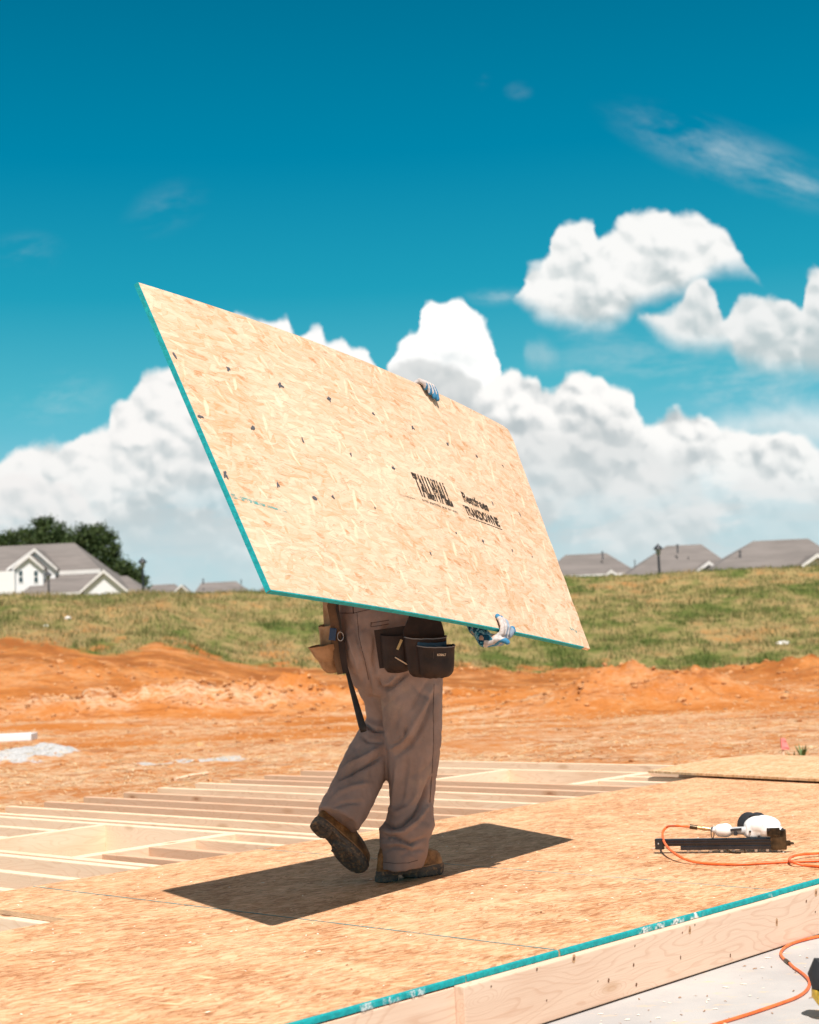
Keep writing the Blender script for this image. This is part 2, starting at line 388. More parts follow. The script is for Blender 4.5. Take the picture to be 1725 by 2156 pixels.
col = nb
GR = (.60, .655, .665)
col = bank(col, [(1430, 900), (1500, 860), (1560, 830), (1620, 815), (1700, 820), (1800, 800)], [(1430, 930), (1800, 930)], .05, .05, .12, GR, (.76, .79, .79), .6, .7)
col = bank(col, [(1100, 725), (1112, 700), (1130, 695), (1150, 700), (1170, 715), (1182, 735)], [(1100, 745), (1145, 760), (1182, 745)], .05, .04, .1, (.5, .58, .6), (.66, .71, .71), .5, .6)
col = bank(col, [(1075, 620), (1095, 585), (1105, 560), (1130, 552), (1155, 525), (1165, 485), (1185, 462), (1215, 455), (1245, 466), (1262, 500), (1285, 488), (1305, 462), (1330, 440), (1362, 434), (1400, 426), (1430, 438), (1460, 436), (1490, 460), (1520, 480), (1550, 515), (1575, 545), (1592, 572), (1610, 600)],
           [(1075, 610), (1120, 655), (1150, 672), (1250, 680), (1300, 665), (1345, 640), (1400, 625), (1450, 605), (1500, 572), (1560, 566), (1610, 590)], .010, .030, .22, (.44, .50, .51), (.86, .85, .83), .8, .97)
col = bank(col, [(1330, 690), (1345, 645), (1380, 640), (1430, 630), (1450, 598), (1475, 588), (1500, 612), (1515, 640), (1525, 655), (1545, 628), (1575, 612), (1610, 610), (1650, 625), (1685, 640), (1692, 600), (1710, 570), (1740, 560), (1820, 540)],
           [(1330, 650), (1400, 705), (1450, 725), (1530, 725), (1560, 760), (1650, 775), (1820, 785)], .010, .03, .13, (.47, .53, .54), (.80, .795, .78), .8, .95)
col = bank(col, [(478, 740), (488, 650), (510, 644), (540, 658), (575, 664), (600, 656), (615, 685), (632, 700), (648, 684), (662, 680), (680, 705), (695, 724), (722, 714), (750, 730), (775, 726), (788, 745), (805, 790), (830, 860)],
           [(478, 760), (560, 900), (830, 920)], .009, .05, .2, (.6, .66, .68), (.88, .87, .86), .7)
col = bank(col, [(815, 860), (826, 775), (840, 730), (860, 690), (888, 676), (894, 640), (912, 622), (945, 619), (975, 624), (990, 650), (1012, 675), (1030, 700), (1042, 740), (1052, 790), (1064, 860)],
           [(815, 930), (1060, 960)], .008, .05, .30, (.62, .67, .68), (.93, .925, .91), .5, bias=.25)
col = bank(col, [(805, 860), (822, 785), (850, 752), (885, 742), (925, 748), (960, 765), (1000, 790), (1030, 830), (1080, 900)], [(805, 960), (1080, 1000)], .016, .05, .3, (.45, .49, .50), (.62, .635, .63), .6, .9, bias=-.3)
col = bank(col, [(940, 930), (985, 860), (1005, 825), (1030, 798), (1050, 780), (1082, 772), (1108, 790), (1132, 792), (1148, 812), (1178, 800), (1200, 785), (1240, 774), (1272, 788), (1290, 812), (1322, 818), (1338, 850), (1365, 875), (1395, 862), (1420, 853), (1445, 866), (1475, 872), (1502, 890), (1522, 906), (1560, 900), (1600, 912), (1660, 916), (1725, 928), (1820, 930)],
           [(940, 1150), (1200, 1160), (1500, 1150), (1820, 1160)], .010, .07, .22, (.44, .485, .50), (.88, .865, .84), 1.0)
col = bank(col, [(1040, 960), (1080, 900), (1120, 878), (1160, 872), (1200, 880), (1240, 862), (1290, 858), (1330, 880), (1370, 915), (1400, 935), (1430, 920), (1460, 950), (1480, 1010), (1520, 1080)], [(1040, 1080), (1520, 1120)], .035, .06, .5, (.48, .52, .53), (.66, .67, .665), 1.0, .8, bias=-.35)
col = bank(col, [(1200, 1080), (1260, 1010), (1330, 985), (1380, 960), (1430, 990), (1500, 1020), (1560, 985), (1620, 975), (1680, 1000), (1760, 990), (1820, 1000)], [(1200, 1150), (1820, 1160)], .03, .06, .2, (.50, .54, .545), (.78, .76, .745), 1.0, .75)
col = bank(col, [(-120, 990), (0, 958), (50, 938), (100, 922), (145, 928), (170, 900), (200, 893), (222, 880), (230, 850), (262, 832), (285, 808), (300, 782), (325, 768), (360, 762), (420, 770), (500, 850), (620, 960), (760, 1060)],
           [(-120, 1180), (300, 1170), (760, 1180)], .012, .09, .26, (.45, .505, .52), (.84, .825, .805), .8)
col = bank(col, [(-120, 1010), (0, 1002), (30, 990), (65, 986), (105, 990), (140, 1003), (162, 1030), (190, 1070), (240, 1130)], [(-120, 1150), (240, 1150)], .012, .06, .16, (.50, .54, .55), (.82, .79, .77), .7)
# broken streaks of haze and far cloud low over the horizon
hz = wt.noise(wt.mapping(P, sca=(1.6, 9.0, 1)), 1.5, 4, .55, dim='2D')
hk = wt.math('MULTIPLY', wt.sstep(hz, .42, .68), wt.math('MULTIPLY', wt.sstep(PZ, .33, .20), .8))
col = wt.mix(hk, col, (.52, .585, .60))
# aerial veil thickening towards the horizon
col = wt.mix(wt.math('MULTIPLY', wt.sstep(PZ, .50, .12), wt.math('MULTIPLY_ADD', fb, .55, .33)), col, (.56, .645, .665))
col = wt.mix(front, nb, col)
wt.put(bg.inputs[0], col); bg.inputs[1].default_value = .90

ZW0 = Vector((0, 0, 1))
# ------------------------------------------------------------------ terrain
def fbm(x, y, z=0.0, o=5, h=.9): return mnoise.fractal(Vector((x, y, z)), h, 2.0, o)
PROF = {  # picture column: (distance, height above deck | ('y', picture row))
 -900: [(28, -.35), (38, ('y', 1500)), (48, ('y', 1370)), (60, ('y', 1290)), (80, ('y', 1300)), (180, ('y', 1370)), (400, ('y', 1400)), (3000, ('y', 1415))],
 0: [(28, -.35), (39, ('y', 1486)), (49, ('y', 1345)), (61, ('y', 1258)), (80, ('y', 1269)), (180, ('y', 1345)), (400, ('y', 1380)), (3000, ('y', 1385))],
 300: [(30, -.35), (42, ('y', 1450)), (51, ('y', 1350)), (64, ('y', 1251)), (85, ('y', 1263)), (180, ('y', 1335)), (400, ('y', 1300)), (3000, ('y', 1350))],
 560: [(33, -.35), (45, ('y', 1435)), (53, ('y', 1380)), (68, ('y', 1248)), (85, ('y', 1259)), (180, ('y', 1320)), (400, ('y', 1280)), (3000, ('y', 1350))],
 862: [(38, -.35), (50, ('y', 1415)), (72, ('y', 1237)), (90, ('y', 1252)), (180, ('y', 1310)), (400, ('y', 1290)), (3000, ('y', 1345))],
 1190: [(42, -.35), (52, ('y', 1412)), (76, ('y', 1218)), (95, ('y', 1229)), (170, ('y', 1270)), (400, ('y', 1300)), (3000, ('y', 1330))],
 1450: [(42, -.35), (52, ('y', 1410)), (76, ('y', 1210)), (95, ('y', 1221)), (170, ('y', 1250)), (400, ('y', 1290)), (3000, ('y', 1325))],
 1725: [(42, -.35), (51, ('y', 1412)), (76, ('y', 1193)), (95, ('y', 1207)), (170, ('y', 1252)), (400, ('y', 1280)), (3000, ('y', 1315))],
 2600: [(42, -.35), (52, ('y', 1370)), (78, ('y', 1160)), (95, ('y', 1180)), (170, ('y', 1220)), (400, ('y', 1250)), (3000, ('y', 1290))]}
KX = sorted(PROF)
RS = sorted({8., 12., 20., 28., 30., 33., 36., 38., 40., 42., 45., 48., 50., 52., 54., 57., 60., 62., 65., 68., 70., 72., 74., 76., 80., 85., 95., 120., 170., 180., 250., 400., 900., 3000.})
TAB = []
for kx in KX:
    rr = [8.0]; zz = [-.35]
    for r_, val in PROF[kx]:
        if isinstance(val, tuple):
            d = ray(kx, val[1]); val = EYE.z + d.z / math.hypot(d.x, d.y) * r_
        rr.append(r_); zz.append(val)
    TAB.append(np.interp(RS, rr, zz))
TAB = np.array(TAB)
def boundary_r(x):      # distance at which dirt gives way to grass
    return float(np.interp(x, [-900, 0, 120, 250, 330, 420, 520, 700, 862, 1190, 1450, 1725, 2600], [49, 49.2, 49.0, 50.0, 50.5, 50.5, 50, 49.5, 50.5, 51.2, 51.6, 50.5, 52]))
MOUNDS = [(1300, 30, .50, 2.3, 1.2), (1400, 29.5, .55, 1.5, 1.1), (1215, 29, .30, 1.4, 1.0), (1480, 31, .3, 2.0, .8), (1700, 44, .7, 2.0, 1.3), (1560, 45, .45, 2.5, 1.2),
          (120, 36, .35, 4.0, 1.0), (420, 35, .40, 2.2, 1.0), (560, 34.5, .45, 2.0, 1.0), (690, 35, .42, 1.6, .9), (300, 34, .25, 3.0, .8), (30, 35, .3, 3.0, 1.0), (960, 34, .45, 1.5, 1.1), (1060, 33, .35, 2.0, 1.0),
          (215, 43.5, .55, 2.6, 1.8), (1000, 48.5, .15, 3, 1.2), (1250, 49, .15, 3, 1.2), (40, 22.6, .26, 1.5, .9), (370, 19.6, .06, 1.5, .5)]
MW = []
for (mx, mr, mh, sx_, sy_) in MOUNDS:
    a = math.atan2(mx - 862.5, FPX); MW.append((math.sin(a) * mr, math.cos(a) * mr, mh, sx_, sy_))
def ground_z(x, y):
    r = math.hypot(x, y); az = math.atan2(x, y)
    if abs(az) > 1.3: px = 2600 if az > 0 else -900
    else: px = 862.5 + math.tan(az) * FPX
    px = min(max(px, KX[0]), KX[-1])
    i = min(max(int(np.searchsorted(KX, px)) - 1, 0), len(KX) - 2); t = (px - KX[i]) / (KX[i + 1] - KX[i])
    t = t * t * (3 - 2 * t)
    z = float(np.interp(r, RS, TAB[i])) * (1 - t) + float(np.interp(r, RS, TAB[i + 1])) * t
    if abs(az) > 1.3: z = z * .3 - .3
    mm = 0
    for (mx, my, mh, sx_, sy_) in MW:
        dx = (x - mx) / sx_; dy = (y - my) / sy_; q = dx * dx + dy * dy
        if q < 9: mm += mh * math.exp(-q)
    if r > 8:
        rough = max(0.0, min(1.0, (r - 9) / 8.0))
        z += mm * .8 * (.75 + .40 * fbm(x * 1.1, y * 1.1, 3)) + rough * (.035 * fbm(x * .6, y * .6, 1) + .022 * fbm(x * 2.6, y * 2.6, 5))
        if mm > .03: z += mm * .12 * fbm(x * 2.7, y * 2.7, 8, 4, .8)
        if r > 44: z += min(1, (r - 44) / 8) * (.16 * fbm(x * .22, y * .22, 9) + .05 * fbm(x * 1.4, y * 1.4, 2)) * (1 if r < 120 else 120 / r)
    return z
azs = sorted(set([R(a) for a in np.arange(-180, -22, 6)] + [R(a) for a in np.arange(-22, 22.01, .125)] + [R(a) for a in np.arange(24, 181, 6)]))
rad = [0.0, 3., 6.] + list(np.exp(np.linspace(math.log(9), math.log(95), 400))) + list(np.exp(np.linspace(math.log(98), math.log(3500), 40)))
def gmask(x, y, px, r):
    """how much grass grows here"""
    if r < 20: return 0.0
    b = boundary_r(px) + 2.4 * fbm(x * .28, y * .28, 4) + 2.6 * fbm(x * 1.1, y * .8, 6)
    return max(0.0, min(1.0, (r - b) / 1.6 + .5))
bk_ = []; gn_ = []; vs = []; gA = []; sA = []; vA = []
def SE(a, b, x):
    t = max(0, min(1, (x - a) / (b - a))); return t * t * (3 - 2 * t)
for r_ in rad:
    for a in azs:
        x = math.sin(a) * r_; y = math.cos(a) * r_; z = ground_z(x, y)
        px = 862.5 + math.tan(a) * FPX if abs(a) < 1.2 else (2600 if a > 0 else -900)
        vs.append((x, y, z))
        g = gmask(x, y, px, r_); gA.append(g)
        bk_.append(SE(36, 46, r_))
        gn_.append(.45 + .55 * SE(62, 50, r_) if px > 1000 else .8 * SE(1.0, 0, abs(px - 330) / 130) * SE(57, 50, r_) + (.5 * SE(1.0, 0, abs(px - 650) / 160)))
        s_ = SE(-.25, .45, fbm(x * .35, y * .9, 11)) * .9
        if r_ < 24: s_ = max(s_, .38 + .5 * SE(-.3, .3, fbm(x * .8, y * 1.2, 12)))
        if r_ > 37: s_ *= .35
        if 26 < r_ < 33 and px > 1150: s_ *= .3
        sA.append(s_)
        gv = 0
        gv = max(gv, 1.25 - math.hypot((px - 20) / 140, (r_ - 22.7) / 1.15)); gv = max(gv, 1.0 - math.hypot((px - 300) / 60, (r_ - 19.9) / .5)); gv = max(gv, 1.15 - math.hypot((px - 430) / 90, (r_ - 20.3) / .7))
        gv = gv + .6 * fbm(x * 3, y * 3, 14) if gv > 0 else 0; vA.append(max(0, min(1, gv * 1.6)) if r_ < 30 else 0)
n = len(azs); fs = []
for j in range(len(rad) - 1):
    for i in range(n):
        i2 = (i + 1) % n
        if j == 0:
            fs.append((i, (j + 1) * n + i, (j + 1) * n + i2))
        else: fs.append((j * n + i, (j + 1) * n + i, (j + 1) * n + i2, j * n + i2))
def f_ground(t, b):
    v = t.obj(); g = t.attr('grass').outputs['Fac']; st = t.attr('straw').outputs['Fac']; gr = t.attr('gravel').outputs['Fac']
    n1 = t.noise(v, .8, 6, .65); n2 = t.noise(v, 7, 6, .7); n3 = t.noise(v, 45, 4, .7); n0 = t.noise(v, .13, 4, .6)
    clay = t.ramp(t.math('ADD', t.math('MULTIPLY', n1, .6), t.math('MULTIPLY', n2, .4)), [(.28, (.34, .11, .028)), (.41, (.52, .18, .042)), (.52, (.63, .245, .070)), (.66, (.66, .36, .165)), (.8, (.72, .50, .30))])
    clay = t.mix(t.math('MULTIPLY', t.sstep(n0, .4, .6), .35), clay, (.60, .22, .05))
    stn = t.noise(t.mapping(v, sca=(1.0, 2.2, 1)), 5.0, 7, .75)
    k = t.math('MULTIPLY', st, t.sstep(stn, .40, .58))
    clay = t.mix(k, clay, (.78, .58, .40))
    clay = t.mix(t.math('MULTIPLY', t.sstep(n2, .60, .70), .5), clay, (.70, .54, .36))
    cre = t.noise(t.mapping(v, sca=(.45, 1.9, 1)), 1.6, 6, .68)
    clay = t.mix(t.math('MULTIPLY', t.math('MULTIPLY', t.sstep(cre, .56, .63), t.sstep(cre, .70, .64)), .62), clay, (.31, .095, .024))  # shadow streaks between the clay ridges, painted into the colour as dark crevices
    clay = t.mix(t.math('MULTIPLY', t.attr('bankclay').outputs['Fac'], t.sstep(n1, .62, .38)), clay, (.36, .125, .035))
    clay = t.mix(t.math('MULTIPLY', t.attr('bankclay').outputs['Fac'], t.math('MULTIPLY', t.sstep(stn, .50, .60), .55)), clay, (.24, .15, .06))
    clay = t.mix(1.0, clay, (.90, .86, .80), 'MULTIPLY')
    rock = t.ramp(n3, [(.3, (.30, .29, .28)), (.5, (.58, .58, .57)), (.7, (.8, .8, .79))])
    clay = t.mix(t.math('MULTIPLY', t.sstep(t.math('MULTIPLY_ADD', t.math('SUBTRACT', n2, .5), 1.1, gr), .35, .6), t.sstep(gr, .02, .25)), clay, rock)
    p1 = t.noise(t.mapping(v, sca=(1, .55, 1)), .34, 5, .6); p2 = t.noise(t.mapping(v, loc=(9, 4, 2), sca=(1, .6, 1)), .9, 5, .65)
    gc = t.ramp(t.math('SUBTRACT', t.math('MULTIPLY_ADD', p2, .65, t.math('MULTIPLY_ADD', p1, .75, -.14)), t.math('MULTIPLY', t.attr('green').outputs['Fac'], .075)), [(.32, (.07, .10, .022)), (.42, (.125, .15, .038)), (.49, (.22, .20, .07)), (.58, (.34, .255, .11)), (.72, (.42, .21, .07))])
    c = t.mix(g, clay, gc)
    t.put(b.inputs['Base Color'], c)
    h = t.math('ADD', t.math('MULTIPLY', n2, .10), t.math('MULTIPLY', n3, .02))
    setbump(t, b, t.math('ADD', t.math('MULTIPLY_ADD', cre, .12, h), t.math('MULTIPLY', stn, .05)), .75, .9)
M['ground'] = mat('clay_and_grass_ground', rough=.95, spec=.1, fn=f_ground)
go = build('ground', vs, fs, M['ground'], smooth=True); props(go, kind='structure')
for nm, arr in (('grass', gA), ('straw', sA), ('gravel', vA), ('green', gn_), ('bankclay', bk_)):
    at_ = go.data.attributes.new(nm, 'FLOAT', 'POINT'); at_.data.foreach_set('value', np.array(arr, dtype=np.float32))
go['label'] = 'orange clay building ground rising into a grassy bank'

# grass blades on the bank, straw and clods on the clay
def f_blade(t, b):
    v = t.obj(); r_ = t.attr('tint').outputs['Fac']
    p1 = t.noise(t.mapping(v, sca=(1, .55, 1)), .34, 5, .6); p2 = t.noise(t.mapping(v, loc=(9, 4, 2), sca=(1, .6, 1)), .9, 5, .65)
    f = t.math('ADD', t.math('MULTIPLY_ADD', p2, .45, t.math('MULTIPLY', p1, .6)), t.math('MULTIPLY', t.math('SUBTRACT', r_, .5), .25))
    c = t.ramp(f, [(.32, (.065, .10, .022)), (.42, (.115, .14, .038)), (.50, (.22, .195, .075)), (.60, (.36, .275, .135)), (.8, (.42, .30, .15))])
    t.put(b.inputs['Base Color'], c)
M['blade'] = mat('grass_blade', rough=.7, spec=.2, fn=f_blade)
rg = random.Random(3)
vs = []; fs = []; tint = []
def px_of(x, y): return 862.5 + x / y * FPX
for k in range(90000):
    px = rg.uniform(-150, 1875); r_ = rg.uniform(45, 79); a = math.atan2(px - 862.5, FPX); x = math.sin(a) * r_; y = math.cos(a) * r_
    if rg.random() > gmask(x, y, px, r_) or fbm(x * .9, y * .9, 21) < -.35: continue
    z = ground_z(x, y); h = rg.uniform(.07, .20) * (1 + .9 * fbm(x * .5, y * .5, 22)); w = rg.uniform(.012, .028); th = rg.uniform(0, 3.14)
    h = max(h, .05); lx = rg.uniform(-.6, .6) * h; ly = rg.uniform(-.4, .4) * h; cx = math.cos(th) * w; cy = math.sin(th) * w
    b0 = len(vs); vs += [(x - cx, y - cy, z - .02), (x + cx, y + cy, z - .02), (x + lx, y + ly, z + h)]; fs.append((b0, b0 + 1, b0 + 2)); tt = rg.random(); gg = .45 + .55 * SE(62, 50, r_) if px > 1000 else .8 * SE(1.0, 0, abs(px - 330) / 130) * SE(57, 50, r_) + .5 * SE(1.0, 0, abs(px - 650) / 160); tint += [tt - gg * .4] * 3
o = build('grass', vs, fs, M['blade']); props(o, 'sparse green and dry grass blades over the bank behind the building plot', 'grass', kind='stuff')
o.data.attributes.new('tint', 'FLOAT', 'POINT').data.foreach_set('value', np.array(tint, dtype=np.float32))
M['straw'] = mat('straw', **dirty((.62, .46, .26), (.80, .66, .44), 3))
vs = []; fs = []
for k in range(26000):
    px = rg.uniform(-120, 1850); r_ = 11 + 26 * rg.random() ** 1.3; a = math.atan2(px - 862.5, FPX); x = math.sin(a) * r_; y = math.cos(a) * r_
    if fbm(x * .35, y * .9, 11) < rg.uniform(-.35, .35): continue
    u_ = x * UX.x + y * UX.y; v_ = x * VX.x + y * VX.y
    if v_ < 9.9 and u_ < 10.6: continue
    z = ground_z(x, y) + rg.uniform(.004, .03); L = rg.uniform(.04, .16); w = rg.uniform(.003, .008); th = rg.uniform(0, 6.28); dz = rg.uniform(-.02, .03)
    dx = math.cos(th); dy = math.sin(th)
    b0 = len(vs); vs += [(x - dy * w, y + dx * w, z), (x + dy * w, y - dx * w, z), (x + dx * L, y + dy * L, z + dz + w), (x + dx * L, y + dy * L, z + dz)]; fs.append((b0, b0 + 1, b0 + 2, b0 + 3))
props(build('straw', vs, fs, M['straw']), 'pale straw mulch scattered over the orange clay', 'straw', kind='stuff')
M['clod'] = mat('clay_clod', **dirty((.34, .13, .04), (.66, .36, .16), 4, bumpd=.01))
mb = MB()
for k in range(1500):
    if rg.random() < .6:
        mx, my, mh, sx_, sy_ = MW[rg.randrange(len(MW) - 2)]; x = mx + rg.gauss(0, sx_); y = my + rg.gauss(0, sy_ * .8)
    else:
        px = rg.uniform(-120, 1850); r_ = rg.uniform(14, 45); a = math.atan2(px - 862.5, FPX); x = math.sin(a) * r_; y = math.cos(a) * r_
    u_ = x * UX.x + y * UX.y; v_ = x * VX.x + y * VX.y
    if v_ < 10 and u_ < 10.8 or y < 12: continue
    s_ = rg.uniform(.015, .045) * min(1.5, y / 24) * (1.5 if rg.random() < .1 else 1); z = ground_z(x, y)
    T = Matrix.Rotation(rg.uniform(0, 6), 3, 'Z')
    vs_ = []
    bm = bmesh.new(); bmesh.ops.create_icosphere(bm, subdivisions=1, radius=1)
    for v in bm.verts:
        p = v.co * (1 + rg.uniform(-.3, .3)); vs_.append(Vector((x, y, z + s_ * .2)) + T @ Vector((p.x * s_ * 1.3, p.y * s_, p.z * s_ * .75)))
    mb.add(vs_, [[v.index for v in f.verts] for f in bm.faces]); bm.free()
props(mb.build('clay_clods', M['clod']), 'loose clods of orange clay lying over the graded ground', 'clods', kind='stuff')

# ------------------------------------------------------------------ houses
M['shingle'] = mat('shingle_roof', **dirty((.145, .13, .12), (.20, .178, .165), .8, bumpd=.0, stretch=(.3, .3, 3)))
M['siding'] = mat('white_siding', **dirty((.76, .77, .78), (.82, .82, .82), .5, bumpd=0))
M['trim'] = mat('pale_trim', **dirty((.68, .66, .63), (.74, .72, .70), .5, bumpd=0))
M['soffit'] = mat('soffit', (.45, .47, .50), .8)
M['winglass'] = mat('window_glass', (.03, .06, .07), .15)
M['white'] = mat('white_paint', (.8, .8, .8), .5)
M['vent'] = mat('vent_pipe', (.10, .10, .11), .6)
def hip(mb, x0, x1, y0, y1, z, xr0, xr1, zr, yr=None, th=.18):
    yr = (y0 + y1) / 2 if yr is None else yr
    v = [(x0, y0, z), (x1, y0, z), (x1, y1, z), (x0, y1, z), (xr0, yr, zr), (xr1, yr, zr)]
    v2 = [(a, b, c - th) for a, b, c in v[:4]]
    mb.add(v + v2, [(0, 1, 5, 4), (1, 2, 5), (2, 3, 4, 5), (3, 0, 4), (6, 9, 8, 7), (0, 6, 7, 1), (1, 7, 8, 2), (2, 8, 9, 3), (3, 9, 6, 0)])
def gable(house, pk, fl, fr, Y, dep, wallz=None, over=.35, th=.26, name='gable'):
    """front gable: peak, left foot, right foot as surveyed points at distance Y, running dep metres back"""
    p = at(*pk, Y); a = at(*fl, Y); b = at(*fr, Y)
    rf = MB()
    for f_ in (a, b):
        q = [Vector((f_.x, Y, f_.z)), Vector((p.x, Y, p.z))]
        v = [(q[0].x, Y, q[0].z), (q[1].x, Y, q[1].z), (q[1].x, Y, q[1].z - th * 1.3), (q[0].x, Y, q[0].z - th)]
        v += [(x, Y + dep, z) for x, _, z in v]
        rf.add(v, [(0, 1, 2, 3), (7, 6, 5, 4), (0, 4, 5, 1), (1, 5, 6, 2), (2, 6, 7, 3), (3, 7, 4, 0)])
    # barge boards proud of the roof edge
    bb = MB()
    for f_ in (a, b):
        v = [(f_.x, Y - .06, f_.z), (p.x, Y - .06, p.z), (p.x, Y - .06, p.z - th * 1.5), (f_.x, Y - .06, f_.z - th * 1.1)]
        v += [(x, y + .055, z) for x, y, z in v]
        bb.add(v, [(0, 1, 2, 3), (7, 6, 5, 4), (0, 4, 5, 1), (2, 6, 7, 3), (3, 7, 4, 0)])
    r_ = rf.build('roof', M['shingle'], house); bb.build('barge_board', M['trim'], r_)
    w = MB(); zt = min(a.z, b.z) - th if wallz is None else wallz
    k = .86; ax = p.x + (a.x - p.x) * k; bx = p.x + (b.x - p.x) * k; za = p.z + (a.z - p.z) * k - th * 1.2; pz = p.z - th * 1.6
    v = [(ax, Y + over, zt), (bx, Y + over, zt), (bx, Y + over, za), (p.x, Y + over, pz), (ax, Y + over, za)]
    v += [(x, Y + dep - .1, z) for x, _, z in v]
    w.add(v, [(0, 1, 2, 3, 4), (9, 8, 7, 6, 5), (0, 4, 9, 5), (1, 6, 7, 2), (2, 7, 8, 3), (3, 8, 9, 4), (0, 5, 6, 1)])
    w.build('wall', M['siding'], house)
    return p, a, b
def window(house, x0, y0, x1, y1, Y, wall_off):
    a = at(x0, y0, Y); b = at(x1, y1, Y); Yw = Y + wall_off
    f = MB(); w = .07
    f.box(a.x - w, b.x + w, Yw - .05, Yw + .02, a.z, a.z + w); f.box(a.x - w, b.x + w, Yw - .05, Yw + .02, b.z - w, b.z)
    f.box(a.x - w, a.x, Yw - .05, Yw + .02, b.z, a.z); f.box(b.x, b.x + w, Yw - .05, Yw + .02, b.z, a.z); f.box(a.x, b.x, Yw - .045, Yw + .02, (a.z + b.z) / 2 - .05, (a.z + b.z) / 2 + .05)
    o = f.build('window', M['white'], house); g = MB(); g.box(a.x, b.x, Yw - .03, Yw + .01, b.z, a.z); g.build('pane', M['winglass'], o)
def wallbox(house, x0, x1, y0, y1, z0, z1, name='wall', mt='siding'):
    mb = MB(); mb.box(x0, x1, y0, y1, z0, z1); return mb.build(name, M[mt], house)
# left two-storey house
Y = 186.0
H1 = empty('house', at(90, 1275, Y + 6) * 1.0, 'white two-storey house with grey hip roof and front gable, left of the street lamps', 'house')
e0 = at(-160, 1190, Y); e1 = at(211, 1199, Y); r0 = at(-120, 1140, Y + 5); r1 = at(157, 1143, Y + 5)
mb = MB(); hip(mb, e0.x, e1.x, Y, Y + 10, e1.z, r0.x, r1.x, r1.z, th=.30); rf = mb.build('roof', M['shingle'], H1)
mb = MB(); mb.box(e0.x - .05, e1.x + .05, Y - .06, Y - .003, e1.z - .42, e1.z + .03); mb.build('gutter', M['trim'], rf)
base = at(100, 1300, Y).z
wallbox(H1, e0.x + .6, e1.x - .6, Y + .6, Y + 9.4, base, e1.z - .31)
gable(H1, (73, 1154), (14, 1198), (121, 1197), Y - 1.0, 6, wallz=base + 1)
gable(H1, (61, 1167), (27, 1196), (93, 1196), Y - 2.4, 5, wallz=base, over=.3)
window(H1, 38.5, 1202, 47, 1226, Y - 2.4, .3); window(H1, 70.5, 1202, 79, 1226, Y - 2.4, .3); window(H1, 95, 1204, 100, 1219, Y, .6)
a = at(-140, 1210, Y - 3); b = at(31, 1240, Y - 3); wallbox(H1, a.x, b.x, Y - 3, Y - .2, base, a.z)
# lower wing and garage gable
a = at(32, 1232, Y - 4); b = at(212, 1203, Y + .4); c = at(170, 1247, Y - 4); d = at(115, 1202, Y + .4); e = at(38, 1247, Y - 4)
mb = MB(); v = [(e.x, Y - 4, c.z), (c.x + 3, Y - 4, c.z), (b.x + .8, Y + .4, b.z), (e.x + 2.2, Y + .4, b.z)]
mb.add(v + [(x, y, z - .2) for x, y, z in v], [(0, 1, 2, 3), (4, 7, 6, 5), (0, 4, 5, 1), (1, 5, 6, 2), (2, 6, 7, 3), (3, 7, 4, 0)]); lr = mb.build('porch_roof', M['shingle'], H1)
mb = MB(); mb.box(e.x, c.x, Y - 4.06, Y - 4.004, c.z - .25, c.z + .03); mb.build('gutter', M['trim'], lr)
wallbox(H1, e.x + .5, b.x - .2, Y - 3.5, Y + .3, base - .5, c.z - .22)
gable(H1, (218, 1199), (168, 1245), (274, 1247), Y - 7, 8, wallz=base - .5)
r0 = at(226, 1212, Y - 1); r1 = at(266, 1212, Y - 1); e0 = at(200, 1246, Y - 5); e1 = at(303, 1245, Y - 5)
mb = MB(); hip(mb, e0.x, e1.x, Y - 5, Y + 4, e1.z, r0.x, r1.x, r1.z); mb.build('roof', M['shingle'], H1)
wallbox(H1, e0.x + .5, e1.x - .5, Y - 4.5, Y + 3.5, base - .5, e1.z - .19)
# houses behind the right-hand bank
def rhouse(label, rl, rr_, el, er, Y, vents=(), gab=None, group='single-storey houses behind the bank', dep=11):
    h = empty('house', at((rl[0] + rr_[0]) / 2, el[1] + 40, Y), label, 'house', group)
    a = at(*rl, Y + dep / 2); b = at(*rr_, Y + dep / 2); c = at(*el, Y); d = at(*er, Y); z = (c.z + d.z) / 2
    mb = MB(); hip(mb, c.x, d.x, Y, Y + dep, z, a.x, b.x, (a.z + b.z) / 2); rf = mb.build('roof', M['shingle'], h)
    mb = MB(); mb.box(c.x, d.x, Y - .06, Y - .003, z - .3, z + .02); mb.build('gutter', M['trim'], rf)
    wallbox(h, c.x + .5, d.x - .5, Y + .5, Y + dep - .5, z - 3.2, z - .19)
    for (vx, vy, s_) in vents:
        # a pipe standing on the roof slope
        p = at(vx, vy, Y + dep * .25); mb = MB(); mb.tube([p + Vector((0, 0, -.6)), p + Vector((0, 0, .25 * s_))], .09 * s_, 8); mb.box(p.x - .12 * s_, p.x + .12 * s_, p.y - .12, p.y + .12, p.z + .22 * s_, p.z + .32 * s_); mb.build('vent_pipe', M['vent'], rf)
    if gab:
        p, q, w, dd = gab; gable(h, p, q, w, Y - dd, dd + 3, wallz=z - 3, over=.8)
    return h
rhouse('grey hip-roofed house right beside the carried sheet, smallest of the right-hand roofs', (1191, 1168), (1277, 1165), (1140, 1212), (1345, 1208), 178, [(1269, 1167, 1.0), (1212, 1200, .9)], ((1287, 1199), (1275, 1209), (1300, 1209), 1.5))
rhouse('grey hip-roofed house behind the right-hand street lamp', (1404, 1149), (1477, 1146), (1312, 1212), (1560, 1208), 170, [(1427, 1153, 1.1), (1450, 1176, .5), (1337, 1183, .6)], ((1493, 1181), (1460, 1206), (1526, 1206), 2.0))
